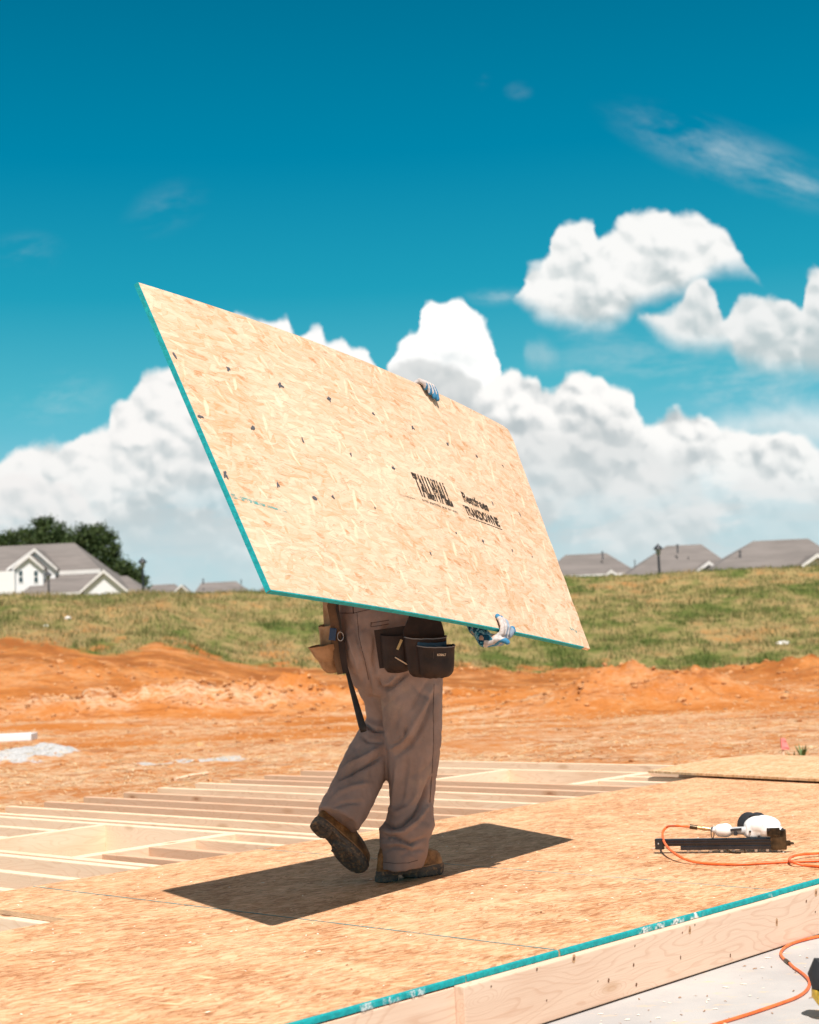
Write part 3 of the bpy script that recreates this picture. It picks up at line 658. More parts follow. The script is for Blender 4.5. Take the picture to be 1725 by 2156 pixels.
rhouse('grey hip-roofed house at the right edge, largest of the right-hand roofs', (1586, 1139), (1702, 1134), (1478, 1208), (1800, 1202), 162, [(1559, 1166, 1.0), (1551, 1184, 1.3)], ((1722, 1165), (1688, 1190), (1760, 1190), 2.0))
rhouse('distant grey roof just right of the left street lamp', (322, 1231), (368, 1230), (300, 1262), (393, 1262), 320, [], ((382, 1231), (366, 1246), (398, 1246), 2), 'distant roofs beyond the bank', 14)
rhouse('distant grey roof left of the carried sheet', (424, 1226), (497, 1225), (396, 1262), (540, 1262), 330, [(428, 1224, 1.6), (508, 1224, 1.2)], None, 'distant roofs beyond the bank', 14)
rhouse('distant grey roof half hidden behind the lower corner of the sheet', (560, 1226), (640, 1226), (530, 1262), (700, 1262), 335, [], None, 'distant roofs beyond the bank', 14)

# ------------------------------------------------------------------ street lamps
M['lamp_metal'] = mat('black_lamp_metal', (.018, .022, .03), .45)
M['lamp_glass'] = mat('frosted_lamp_glass', (.25, .29, .32), .3)
def lamp(px, ptop, pbot, Y, label):
    t = at(px, ptop, Y); b = at(px, pbot, Y); t.x = b.x; h = t.z
    o = empty('street_lamp', (b.x, Y, b.z), label, 'street lamp', 'black post-top street lamps')
    p = MB(); x, y = b.x, Y
    p.tube([(x, y, b.z), (x, y, b.z + .5)], [.13, .10], 12); p.tube([(x, y, b.z + .5), (x, y, h - .95)], [.10, .085], 12); p.tube([(x, y, h - 1.0), (x, y, h - .93), (x, y, h - .86)], [.05, .09, .06], 12)
    p.build('pole', M['lamp_metal'], o, smooth=True, sharp=40)
    g = MB(); g.tube([(x, y, h - .86), (x, y, h - .80), (x, y, h - .42)], [.10, .15, .21], 12); g.build('lantern_glass', M['lamp_glass'], o, smooth=True, sharp=40)
    c = MB(); c.tube([(x, y, h - .44), (x, y, h - .38), (x, y, h - .22), (x, y, h - .12), (x, y, h - .05), (x, y, h)], [.36, .35, .22, .08, .05, .015], 14); 
    for k in range(4):
        aa = k * math.pi / 2 + .7; c.tube([(x + math.cos(aa) * .10, y + math.sin(aa) * .10, h - .86), (x + math.cos(aa) * .19, y + math.sin(aa) * .19, h - .42)], .014, 5)
    c.build('lantern_cap', M['lamp_metal'], o, smooth=True, sharp=40)
lamp(303, 1173, 1275, 125, 'black street lamp standing clear of the trees, right of the white house')
lamp(104, 1202, 1290, 150, 'black street lamp in front of the white two-storey house')
lamp(1391, 1144, 1240, 118, 'black street lamp standing in front of the right-hand roofs')

# ------------------------------------------------------------------ trees
def f_leaf(t, b):
    r_ = t.attr('tint').outputs['Fac']
    c = t.ramp(r_, [(0, (.022, .045, .014)), (.5, (.045, .075, .02)), (1, (.085, .115, .035))]); t.put(b.inputs['Base Color'], c)
M['leaf'] = mat('dark_leaves', rough=.6, spec=.25, fn=f_leaf)
M['bark'] = mat('bark', **dirty((.10, .08, .06), (.18, .14, .10), 3, bumpd=.02))
def tree(label, lobes, Y, ppx, n=5200, leaf=.42, seed=1):
    rg = random.Random(seed); base = at(ppx, 1290, Y); base.z = ground_z(base.x, base.y)
    o = empty('tree', base, label, 'tree', 'dark broadleaf trees behind the white house')
    vs = []; fs = []; tint = []
    L = []
    for (x, y, rx, rz) in lobes:
        c = at(x, y, Y); s_ = Y / FPX; L.append((c, rx * s_, rz * s_))
    tot = sum(a[1] * a[2] for a in L)
    clumps = []
    for c, rx, rz in L:
        m_ = max(8, int(70 * rx * rz / tot * len(L) * .8))
        for k in range(m_):
            d = Vector((rg.gauss(0, 1), rg.gauss(0, 1), rg.gauss(0, 1))).normalized(); q = rg.uniform(.55, 1.04)
            clumps.append((c + Vector((d.x * rx * q, d.y * rx * q * .8, d.z * rz * q)), rg.uniform(.5, 1.15), rg.random()))
    for k in range(n):
        c, cr_, tt = clumps[rg.randrange(len(clumps))]
        d = Vector((rg.gauss(0, 1), rg.gauss(0, 1), rg.gauss(0, .75))); p = c + d.normalized() * cr_ * rg.random() ** .5
        s_ = leaf * rg.uniform(.5, 1.1); a = Vector((rg.gauss(0, 1), rg.gauss(0, 1), rg.gauss(0, 1))).normalized(); b_ = a.cross(Vector((rg.gauss(0, 1), rg.gauss(0, 1), rg.gauss(0, 1)))).normalized()
        b0 = len(vs); vs += [p - a * s_ * .5, p + b_ * s_ * .3, p + a * s_ * .5, p - b_ * s_ * .3]; fs.append((b0, b0 + 1, b0 + 2, b0 + 3)); tint += [max(0, min(1, tt * .7 + rg.random() * .3))] * 4
    cr_ = build('crown', vs, fs, M['leaf'], o); cr_.data.attributes.new('tint', 'FLOAT', 'POINT').data.foreach_set('value', np.array(tint, dtype=np.float32))
    mb = MB(); mb.tube([base, base + Vector((.1, 0, 2)), L[0][0]], [.45, .34, .12], 10)
    for c, rx, rz in L[1:]: mb.tube([base + Vector((.1, 0, 1.8)), (base + c) / 2 + Vector((0, 0, 1)), c], [.22, .15, .05], 8)
    mb.build('trunk', M['bark'], o, smooth=True)
tree('tall round dark tree behind the roof of the white house', [(102, 1120, 34, 30), (70, 1132, 26, 22), (130, 1134, 26, 24), (100, 1150, 60, 26), (88, 1104, 18, 12)], 212, 100, 9000, seed=2)
tree('low dark tree at the left edge behind the white house', [(30, 1134, 34, 16), (0, 1140, 30, 16), (50, 1128, 18, 12), (15, 1155, 50, 20)], 216, 20, 4500, seed=3)
tree('lighter green tree right of the white house roof', [(200, 1135, 36, 30), (176, 1134, 26, 26), (160, 1146, 24, 20), (222, 1150, 30, 26), (208, 1175, 44, 30), (240, 1190, 26, 30), (190, 1116, 14, 10), (212, 1112, 10, 8)], 206, 205, 9000, seed=4)
tree('small dark tree at the foot of the left street lamp', [(270, 1212, 26, 26), (292, 1226, 22, 18), (258, 1200, 18, 22)], 204, 275, 4200, seed=5)

# ------------------------------------------------------------------ slab and floor platform
def f_slab(t, b):
    v = t.obj(); n = t.noise(v, 3, 6, .6); n2 = t.noise(t.mapping(v, sca=(1, 2.5, 1)), 9, 5, .7); n3 = t.noise(v, 130, 3, .7)
    c = t.mix(t.sstep(n, .35, .7), (.40, .385, .37), (.48, .46, .435))
    c = t.mix(t.math('MULTIPLY', t.sstep(n2, .58, .68), .55), c, (.72, .50, .27))
    c = t.mix(t.math('MULTIPLY', t.sstep(n3, .70, .76), .5), c, (.25, .20, .16))
    t.put(b.inputs['Base Color'], c); setbump(t, b, n3, .001)
M['slab'] = mat('concrete_slab', rough=.85, fn=f_slab)
T_D = Matrix(((UX.x, VX.x, 0), (UX.y, VX.y, 0), (0, 0, 1)))
mb = MB(); mb.box(-3, 9.9, -4, 9.8, -.50, -.193, T_D); props(mb.build('foundation_slab', M['slab']), 'pale concrete slab with sawdust stains below the floor edge', kind='structure')
FL = empty('floor_platform', D(3.1, 3.1, -.19), 'half-sheathed timber floor platform with open joists, OSB subfloor and teal sheet edges', 'floor platform')
JH = .168; ZT = -.018
def lumber(name, u0, v0, u1, v1, th=.055, h=JH, z=ZT, mt='pine_joist', parent=FL, lab=None):
    """a board on edge from (u0,v0) to (u1,v1), top at z"""
    a = D(u0, v0); b = D(u1, v1); L = (b - a).length; ang = math.atan2((b - a).y, (b - a).x)
    mb = MB(); mb.box(0, L, -th / 2, th / 2, -h, 0, bev=.004)
    o = mb.build(name, M[mt]); o.location = (a.x, a.y, z); o.rotation_euler = (0, 0, ang); parent_to(o, parent)
    if lab: o['label'] = lab
    return o
rj = random.Random(5)
VE = 9.73
for u_ in (6.16, 6.48, 6.81, 7.13, 7.48, 7.84, 8.17, 8.52): lumber('joist', u_, 3.15, u_, VE + rj.uniform(-.03, .03), z=ZT - rj.uniform(0, .004))
for u_ in (5.70, 5.83, 4.56, 4.66, 9.40): lumber('joist', u_, 3.15, u_, VE + .01, z=ZT - rj.uniform(0, .003), mt='pine' if u_ < 5.9 else 'pine_joist')
for u_ in (4.21, 3.87, 3.452): lumber('joist', u_, 3.15, u_, VE, z=ZT - .002, mt='pine')
for u_ in (5.36, 5.02): lumber('joist', u_, 7.99, u_, VE, mt='pine')
lumber('joist', 8.91, 7.99, 8.91, VE); 
for u_ in (4.83, 5.12, 5.43): lumber('joist', u_, 3.15, u_, 6.755)
for u_ in (8.80, 9.1): lumber('joist', u_, 3.15, u_, 6.64, mt='pine')
lumber('header', 4.685, 7.962, 5.675, 7.962, mt='pine', z=ZT - .001); lumber('header', 4.685, 6.80, 5.675, 6.80, th=.085, mt='pine', z=ZT - .0015)
lumber('header', 8.545, 7.962, 9.375, 7.962, mt='pine', z=ZT - .001); lumber('header', 8.545, 6.685, 9.375, 6.685, th=.085, mt='pine', z=ZT - .0015)
us = inv_u = None
def onface(x, y, v_):               # a point on a vertical plane running along the rim
    d = ray(x, y); return EYE + d * ((v_ - EYE.dot(VX)) / d.dot(VX))
uj = onface(977, 2085, 3.098).dot(UX)
RB = lumber('rim_board', uj, 3.118, 9.86, 3.118, th=.040, mt='pine_rim', z=ZT - .001)
lumber('rim_board', -1.0, 3.150, uj - .002, 3.150, th=.040, mt='pine_rim', z=ZT - .004)
M['knot'] = mat('knot', **dirty((.10, .04, .02), (.22, .10, .05), 60)); M['halo'] = mat('knot_halo', **dirty((.50, .28, .15), (.62, .37, .21), 40))
for kx_, ky_, kw, kh in ((2296, 3835, 7, 13), (2148, 3878, 4, 6), (2435, 3922, 5, 8), (1965, 3946, 3, 4), (2187, 4002, 3, 4), (2392, 3925, 3, 3), (2760, 3721, 6, 13), (2730, 3731, 3, 4), (2723, 3830, 3, 8), (2922, 3822, 4, 8), (3108, 3689, 6, 14), (3226, 3605, 5, 6), (3265, 3571, 8, 13), (2546, 3939, 5, 7), (3262, 3648, 4, 4), (2780, 3700, 3, 4), (2540, 3784, 3, 4), (2535, 3860, 4, 7)):
    c_ = onface(kx_ * .5264, ky_ * .5264, 3.0975)
    for mt_, f_, lift in (('halo', 1.25, .0002), ('knot', .55 if kh > 9 else .95, .0005)):
        kp = [c_ - VX * lift + UX * (kw * f_ * .00105 * math.cos(q * .5236) * (1 + .15 * math.sin(q * 2.1))) + ZW0 * (kh * f_ * .00085 * math.sin(q * .5236) + kw * f_ * .0002 * math.cos(q * .5236)) for q in range(12)]
        if mt_ == 'halo' and kh < 9: continue
        build('knot', kp, [tuple(range(12))], M[mt_], RB)
lumber('rim_board', 9.84, 3.142, 9.84, VE + .1, th=.046, mt='pine_joist', z=ZT + .010)
o = lumber('sill_plate', 3.0, VE - .05, 9.7, VE - .05, th=.15, h=.04, z=ZT - JH - .002, mt='treated')
o = lumber('sill_plate', 6.0, VE + .28, 9.0, VE + .28, th=.14, h=.04, z=-.17, mt='treated')
# subfloor sheets; the deck is two courses deep on the far side
rs = random.Random(11)
def sheet(u0, u1, v0, v1, dz=0.0, band=True):
    g = .0015
    nx, ny = 2, 2
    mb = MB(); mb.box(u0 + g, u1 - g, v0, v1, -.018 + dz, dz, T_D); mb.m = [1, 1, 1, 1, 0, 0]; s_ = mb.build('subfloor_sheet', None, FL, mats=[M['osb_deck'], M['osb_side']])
    if band:
        mb = MB(); n_ = 40
        ring0 = []
        vs = []; 
        for i in range(n_ + 1):
            u_ = u0 + .002 + (u1 - u0 - .004) * i / n_; j = .0016 * mnoise.noise(Vector((u_ * 40, 3, 1))); k_ = .0012 * mnoise.noise(Vector((u_ * 55, 7, 4)))
            vs += [D(u_, v0 - .0025 + j, -.0175 + dz + k_), D(u_, v0 - .0035 + j, -.004 + dz), D(u_, v0 - .001, dz + .0012 + k_), D(u_, v0 + .004, dz + .0014)]
        fs = [(i * 4 + k, (i + 1) * 4 + k, (i + 1) * 4 + k + 1, i * 4 + k + 1) for i in range(n_) for k in range(3)]
        mb.add(vs, fs); b_ = mb.build('sealed_edge', M['teal_deck'], s_, smooth=True)
    return s_
UU = [-1.2, .95, 2.14, 3.465]
for a, b in zip(UU[:-1], UU[1:]): sheet(a, b, 3.137 + rs.uniform(-.006, .004), 5.105, rs.uniform(-.0006, .0006))
jit = [0.0, -.004, .003, -.003, .002, 0]
for (a, b), j in zip([(3.465, 3.893), (3.893, 5.174), (5.174, 6.455), (6.455, 7.73), (7.73, 9.0), (9.0, 9.82)], jit): sheet(a, b, 3.137 + j, 5.985 if b < 9.01 else 5.97, -j * .15)
def seam(u_, v0, v1):
    vs = []; fs = []; n_ = 80
    for i in range(n_ + 1):
        v_ = v0 + (v1 - v0) * i / n_; j = .002 * mnoise.noise(Vector((v_ * 9, u_, 0))); w = .0032 + .002 * mnoise.noise(Vector((v_ * 14, u_, 5)))
        vs += [D(u_ + j - w, v_, .0011), D(u_ + j + w, v_, .0011)]
    fs = [(2 * i, 2 * i + 1, 2 * i + 3, 2 * i + 2) for i in range(n_)]
    build('seam_line', vs, fs, M['chalk'], FL)
def f_over(t, b):
    n = t.noise(t.obj(), 55, 4, .75); b.inputs['Base Color'].default_value = (.74, .75, .73, 1); t.put(b.inputs['Alpha'], t.math('MULTIPLY', t.sstep(n, .42, .64), t.attr('fade').outputs['Fac']))
M['overspray'] = mat('white_overspray', rough=.9, fn=f_over)
for x0, y0, x1 in ((755, 2119, 790), (804, 2107, 846), (855, 2094, 897), (1342, 1964, 1376), (1376, 1955, 1401), (1407, 1946, 1443)):
    a_ = onface(x0, y0, 3.128).dot(UX); b_ = onface(x1, y0, 3.128).dot(UX); n_ = 7; vs = []
    for i in range(n_ + 1):
        u_ = a_ + (b_ - a_) * i / n_; e_ = math.sin(math.pi * i / n_) ** .5
        vs += [D(u_, 3.1265, -.0172), D(u_, 3.1265, .0018)]
    ow = build('white_overspray', vs, [(2 * i, 2 * i + 1, 2 * i + 3, 2 * i + 2) for i in range(n_)], M['overspray'], FL)
    ow.data.attributes.new('fade', 'FLOAT', 'POINT').data.foreach_set('value', np.array([math.sin(math.pi * (i // 2) / n_) ** .6 for i in range(2 * n_ + 2)], dtype=np.float32))
seam(3.893, 3.15, 5.98); seam(5.174, 3.15, 5.98)
# sawdust and chips on the deck
M['chip'] = mat('pale_sawdust', (.85, .74, .58), .9)
M['chipd'] = mat('splinter', (.30, .15, .07), .9)
mb = MB()
for k in range(420):
    u_ = rs.uniform(2.2, 8.8); v_ = rs.uniform(3.2, 5.9)
    if u_ < 3.5 and v_ > 5.05: continue
    p = D(u_, v_, .0015); s_ = rs.uniform(.001, .003); L = s_ * rs.uniform(1, 3); th = rs.uniform(0, 6.3); T = Matrix.Rotation(th, 3, 'Z')
    mb.add([p + T @ Vector(q) for q in ((-L, -s_, 0), (L, -s_, .001), (L, s_, .002), (-L, s_, 0), (0, 0, s_ * 1.2))], [(0, 1, 4), (1, 2, 4), (2, 3, 4), (3, 0, 4)], 1 if rs.random() < .18 else 0)
props(mb.build('sawdust', None, mats=[M['chip'], M['chipd']]), 'pale sawdust and splinters strewn over the OSB deck', 'sawdust', kind='stuff')
mb = MB()
for k in range(150):
    u_ = rs.uniform(3.2, 5.6); v_ = 3.08 - abs(rs.gauss(0, .45)); p = D(u_, v_, -.1915); s_ = rs.uniform(.001, .003); L = s_ * rs.uniform(1, 5); T = Matrix.Rotation(rs.uniform(0, 6.3), 3, 'Z')
    mb.add([p + T @ Vector(q) for q in ((-L, -s_, 0), (L, -s_, .001), (L, s_, .002), (-L, s_, 0), (0, 0, s_ * 1.3))], [(0, 1, 4), (1, 2, 4), (2, 3, 4), (3, 0, 4)], 0 if rs.random() < .5 else 1)
props(mb.build('wood_shavings', None, mats=[M['chip'], M['chipd']]), 'wood shavings and grit scattered on the concrete slab', 'shavings', kind='stuff')
# loose sheet lying across the far corner
P0 = Vector((9.04, 6.42)); dv = Vector((-.25, -1.38)).normalized(); du = Vector((-dv.y, dv.x)); vs = []; fs = []; nn = 12
for zt in (0, 1):
    for i in range(nn + 1):
        for j in range(nn + 1):
            q = P0 + du * (1.22 * i / nn) + dv * (2.44 * j / nn); zz = .014 + .016 * (i / nn) + .02 * math.sin(3.14 * i / nn) * (1 - j / nn)
            vs.append(D(q.x, q.y, zz + (.015 if zt else 0)))
N_ = (nn + 1) ** 2; I = lambda i, j, k: k * N_ + i * (nn + 1) + j
for i in range(nn):
    for j in range(nn): fs += [(I(i, j, 1), I(i, j + 1, 1), I(i + 1, j + 1, 1), I(i + 1, j, 1)), (I(i, j, 0), I(i + 1, j, 0), I(i + 1, j + 1, 0), I(i, j + 1, 0))]
for i in range(nn):
    fs += [(I(i, 0, 0), I(i, 0, 1), I(i + 1, 0, 1), I(i + 1, 0, 0)), (I(i, nn, 0), I(i + 1, nn, 0), I(i + 1, nn, 1), I(i, nn, 1)), (I(0, i, 0), I(0, i + 1, 0), I(0, i + 1, 1), I(0, i, 1)), (I(nn, i, 0), I(nn, i, 1), I(nn, i + 1, 1), I(nn, i + 1, 0))]
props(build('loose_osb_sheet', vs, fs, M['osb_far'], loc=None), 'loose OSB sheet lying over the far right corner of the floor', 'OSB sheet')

# small things on the ground
M['stone'] = mat('white_stone', **dirty((.62, .60, .56), (.8, .78, .74), 9))
def rock(px, py, r_, s_, label, group=None):
    p = at(px, py, r_); p.z = ground_z(p.x, p.y); bm = bmesh.new(); bmesh.ops.create_icosphere(bm, subdivisions=2, radius=1)
    vs = [p + Vector((v.co.x * s_[0] * (1 + .3 * mnoise.noise(v.co * 1.7)), v.co.y * s_[1], max(-.2, v.co.z) * s_[2] * (1 + .35 * mnoise.noise(v.co * 2.1 + Vector((3, 1, 2)))))) for v in bm.verts]
    fs = [[v.index for v in f.verts] for f in bm.faces]; bm.free(); props(build('rock', vs, fs, M['stone'], smooth=False), label, 'rock', group)
rock(1408, 1612, 14.2, (.065, .05, .045), 'small white rock just beyond the right end of the floor joists')
rock(1651, 1374, 55, (.26, .2, .11), 'white rock on the grass bank at the right')
rock(143, 1306, 54, (.13, .12, .09), 'white rock on the left grass bank, topmost of its cluster', 'white rocks on the left bank')
rock(97, 1326, 52, (.09, .08, .06), 'white rock on the left grass bank, lowest of its cluster', 'white rocks on the left bank')
M['pinkribbon'] = mat('pink_ribbon', (.85, .26, .24), .7)
p = at(1650, 1592, 15.2); p.z = ground_z(p.x, p.y); o = empty('survey_stake', p, 'thin pink-topped survey stake standing in the clay at the right', 'survey stake')
mb = MB(); mb.box(p.x - .011, p.x + .011, p.y - .011, p.y + .011, p.z - .05, p.z + .26, bev=.002); mb.build('stake', M['pine'], o)
mb = MB(); vs = []
for i in range(6):
    vs += [(p.x - .014 + .004 * math.sin(i), p.y - .014 - .002 * i, p.z + .26 - i * .02), (p.x + .022 + .008 * i, p.y - .016 - .004 * math.sin(i * 2), p.z + .262 - i * .022)]
mb.add(vs, [(2 * i, 2 * i + 1, 2 * i + 3, 2 * i + 2) for i in range(5)]); mb.box(p.x - .016, p.x + .016, p.y - .016, p.y + .016, p.z + .17, p.z + .263); mb.build('ribbon', M['pinkribbon'], o)
M['weed'] = mat('weed_leaf', (.10, .17, .05), .7)
def weed(px, r_, h, label, n=9, seed=1):
    rg = random.Random(seed); p = at(px, 1590, r_); p.z = ground_z(p.x, p.y); mb = MB()
    for k in range(n):
        a = rg.uniform(0, 6.3); L = h * rg.uniform(.6, 1); q = p + Vector((math.cos(a) * L * .45, math.sin(a) * L * .45, L)); m_ = (p + q) / 2 + Vector((0, 0, L * .12)); w = Vector((-math.sin(a), math.cos(a), 0)) * .012
        mb.add([p, m_ - w, m_ + w, q], [(0, 1, 2), (1, 3, 2)])
    props(mb.build('weed', M['weed']), label, 'weed', 'small green weeds beyond the floor')
weed(1672, 15.0, .17, 'green weed just right of the pink-topped stake', 14, 2); weed(1690, 15.4, .2, 'tallest green weed at the right of the stake', 12, 6); weed(1565, 14.8, .10, 'small green weed left of the pink-topped stake', 9, 3); weed(1362, 14.4, .09, 'small green weed left of the white rock', 8, 4)
M['whitepl'] = mat('white_plastic', (.8, .8, .8), .5)
p = onz(0, 1585, -.1); mb = MB(); a = at(-60, 1582, 23.6); b = at(70, 1583, 23.6)
mb.box(a.x, b.x, 23.5, 23.9, -.16, -.06, bev=.01); props(mb.build('board', M['whitepl']), 'long white board lying behind the gravel heap at the left edge', 'board')
a = onz(369, 1641, -.33); b = onz(437, 1628, -.33); mb = MB(); mb.tube([a, (a + b) / 2 + Vector((0, 0, .01)), b], .018, 6); props(mb.build('scrap_stick', M['pine']), 'thin scrap stick on the clay beyond the joist ends', 'stick')
M['oflag'] = mat('orange_scrap', (.9, .25, .04), .7)
p = at(1455, 1597, 14.4); p.z = ground_z(p.x, p.y); mb = MB(); mb.add([p + Vector(q) for q in ((-.03, 0, 0), (.04, .01, 0), (.03, 0, .05), (-.02, .01, .06), (0, -.03, .02))], [(0, 1, 2, 3), (0, 4, 1), (4, 2, 1), (4, 3, 2), (0, 3, 4)]); props(mb.build('crumpled_scrap', M['oflag']), 'crumpled orange scrap on the straw beyond the floor', 'litter')

# ------------------------------------------------------------------ the carried sheet
TL = Vector((-.8948, 5.4097, 2.2321)); BL = Vector((-.4498, 5.0445, 1.1403)); BR = Vector((.7771, 7.1826, .8961)); TR = Vector((.4862, 7.4851, 1.9415))
BN = (BR - BL).cross(TL - BL).normalized()
def surf(a, b, off=0.0):
    p = BL * ((1 - a) * (1 - b)) + BR * (a * (1 - b)) + TL * ((1 - a) * b) + TR * (a * b)
    return p + BN * ((.02 + .03 * b) * 4 * a * (1 - a) + off)
BW, BH = 2.49, 1.19
OS = empty('osb_sheet', surf(.5, .5), 'large OSB sheet with teal edges carried by the worker', 'OSB sheet')
nx, ny = 40, 20; vs = []; fs = []; uvs = []
rb = random.Random(9)
for k in (0, 1):
    for i in range(nx + 1):
        for j in range(ny + 1):
            a, b = i / nx, j / ny
            if i == nx: a += .0018 * rb.uniform(-1, 1)
            if (i, j) == (nx, ny): a -= .006; b -= .006
            vs.append(surf(a, b, 0 if k == 0 else -.0155)); uvs.append((a * BW, b * BH))
NN = (nx + 1) * (ny + 1); I = lambda i, j, k: k * NN + i * (ny + 1) + j
for i in range(nx):
    for j in range(ny): fs += [(I(i, j, 0), I(i + 1, j, 0), I(i + 1, j + 1, 0), I(i, j + 1, 0)), (I(i, j, 1), I(i, j + 1, 1), I(i + 1, j + 1, 1), I(i + 1, j, 1))]
for i in range(nx): fs += [(I(i, 0, 0), I(i, 0, 1), I(i + 1, 0, 1), I(i + 1, 0, 0)), (I(i, ny, 0), I(i + 1, ny, 0), I(i + 1, ny, 1), I(i, ny, 1))]
for j in range(ny): fs += [(I(0, j, 0), I(0, j + 1, 0), I(0, j + 1, 1), I(0, j, 1)), (I(nx, j, 0), I(nx, j, 1), I(nx, j + 1, 1), I(nx, j + 1, 0))]
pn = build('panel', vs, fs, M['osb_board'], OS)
ul = pn.data.uv_layers.new(name='UVMap')
for lp in pn.data.loops: ul.data[lp.index].uv = uvs[lp.vertex_index]
def band(pts_ab, out):
    mb = MB(); vs = []
    n_ = len(pts_ab)
    for q, (a, b) in enumerate(pts_ab):
        j = .0009 * mnoise.noise(Vector((q * .7, 2, 3)))
        c = Vector(out) * (.002 + j)
        vs += [surf(a, b, .0012) - Vector(out) * .003, surf(a, b, .0013) + c, surf(a, b, -.0165) + c, surf(a, b, -.017) - Vector(out) * .003]
    mb.add(vs, [(i * 4 + k, i * 4 + k + 1, (i + 1) * 4 + k + 1, (i + 1) * 4 + k) for i in range(n_ - 1) for k in range(3)]); return mb
lo_ = (BL - BR).normalized(); dn_ = (BL - TL).normalized()
band([(0, t / 60) for t in range(61)], lo_).build('sealed_edge', M['teal'], pn)
band([(t / 80 * .97, 0) for t in range(81)], dn_).build('sealed_edge', M['teal'], pn)
def f_ink(t, b):
    v = t.obj(); n = t.noise(v, 90, 3, .7); n2 = t.noise(v, 14, 3, .6)
    b.inputs['Base Color'].default_value = (.045, .036, .03, 1)
    t.put(b.inputs['Alpha'], t.math('MULTIPLY', t.sstep(n, .36, .5), t.sstep(n2, .2, .42, .45, .95)))
M['ink'] = mat('worn_black_ink', rough=.8, spec=.1, fn=f_ink)
def f_tmark(t, b):
    v = t.obj(); n = t.noise(v, 40, 4, .75); b.inputs['Base Color'].default_value = (.05, .42, .42, 1)
    t.put(b.inputs['Alpha'], t.math('MULTIPLY', t.sstep(n, .42, .62), .7))
M['tealsmear'] = mat('teal_smear', rough=.8, spec=.1, fn=f_tmark)
def text_mesh(body, font_kw=None, weight=0.0):
    c = bpy.data.curves.new('t', 'FONT'); c.body = body; c.size = 1; c.offset = weight; c.resolution_u = 3
    ob = bpy.data.objects.new('t', c); COL.objects.link(ob); bpy.context.view_layer.update()
    me = bpy.data.meshes.new_from_object(ob.evaluated_get(bpy.context.evaluated_depsgraph_get()))
    vs = [v.co.copy() for v in me.vertices]; fs = [tuple(p.vertices) for p in me.polygons]
    bpy.data.objects.remove(ob); bpy.data.curves.remove(c); bpy.data.meshes.remove(me)
    x0 = min(v.x for v in vs); x1 = max(v.x for v in vs); y0 = min(v.y for v in vs); y1 = max(v.y for v in vs)
    return [((v.x - x0) / (x1 - x0), (v.y - y0) / (y1 - y0)) for v in vs], fs
def stamp(name, rows, parent):
    """rows of (text, four board corners tl, tr, bl, br, weight)"""
    mb = MB()
    for body, tl, tr, bl, br, wgt in rows:
        uv_, f_ = text_mesh(body, weight=wgt)
        vs = []
        for (x, y) in uv_:
            a = (bl[0] * (1 - x) + br[0] * x) * (1 - y) + (tl[0] * (1 - x) + tr[0] * x) * y
            b = (bl[1] * (1 - x) + br[1] * x) * (1 - y) + (tl[1] * (1 - x) + tr[1] * x) * y
            vs.append(surf(a, b, .0011))
        mb.add(vs, f_)
    return mb.build(name, M['ink'], parent)
stamp('printed_mark', [('TALLWALL', (.520, .566), (.628, .564), (.522, .474), (.628, .469), .06), ('RATED SHEATHING  48 IN  EXPOSURE', (.524, .463), (.634, .457), (.524, .455), (.634, .449), .01),
      ], pn)
stamp('small_print', [('THIS SIDE UP  SIZED FOR SPACING', (.455, .455), (.502, .457), (.455, .449), (.502, .451), 0)], pn)
stamp('printed_mark', [('Bestfrees', (.676, .556), (.764, .546), (.676, .512), (.764, .506), .045)], pn)
stamp('printed_mark', [('TRAKDOWNE', (.664, .496), (.786, .491), (.668, .456), (.787, .450), .055), ('_________', (.670, .449), (.790, .444), (.672, .445), (.790, .441), .0)], pn)
MARKS = [(.010, .754, 1.5), (.119, .76, 1.3), (.232, .759, 1.6), (.352, .767, 1.2), (.010, .548, 1.2), (.119, .554, 1.2), (.234, .56, 1), (.352, .561, .9), (.467, .558, 1), (.469, .77, .9), (.586, .772, .9), (.010, .36, 1.3), (.123, .364, 1.1), (.253, .371, .8),
         (.695, .759, 1), (.797, .76, .9), (.791, .554, .9), (.894, .553, .9), (.691, .36, .9), (.6, .36, .6), (.482, .244, .6), (.36, .37, .5), (.585, .558, .6), (.80, .36, .7), (.88, .36, .5), (.9, .77, .6)]
for (a, b, s_) in MARKS:
    mb = MB()
    for q in range(rb.choice((2, 3, 4))):
        ang = rb.uniform(-.6, 2.2); L = .0115 * s_ * rb.uniform(.6, 1.2); w = .0036 * s_; ca, sa = math.cos(ang), math.sin(ang); ox, oy = rb.uniform(-.004, .004), rb.uniform(-.004, .004)
        pts = [(-L, -w * .4), (-L * .3, -w), (L * .8, -w * .8), (L, w * .3), (L * .2, w), (-L * .8, w * .7)]
        mb.add([surf(a + (x * ca - y * sa + ox) / BW, b + (x * sa + y * ca + oy) / BH, .0014 + .0002 * q) for x, y in pts], [tuple(range(6))])
    mb.build('nail_smudge', M['vent'], pn)
mb = MB(); mb.add([surf(.202 + .006 * math.cos(t * .7) / 1.0, .348 + .007 * math.sin(t * .7), .0014) for t in range(9)], [tuple(range(9))]); mb.build('ink_blot', M['vent'], pn)
vs = []
for i in range(13):
    a = .004 + .115 * i / 12; b = .291 - .018 * i / 12; w = .008 * (1 - i / 15); vs += [surf(a, b - w, .0012), surf(a, b + w, .0012)]
build('teal_smear', vs, [(2 * i, 2 * i + 1, 2 * i + 3, 2 * i + 2) for i in range(12)], M['tealsmear'], pn)
build('teal_smear', [surf(.93, .068, .0012), surf(.962, .058, .0012), surf(.966, .068, .0012), surf(.934, .078, .0012)], [(0, 1, 2, 3)], M['tealsmear'], pn)

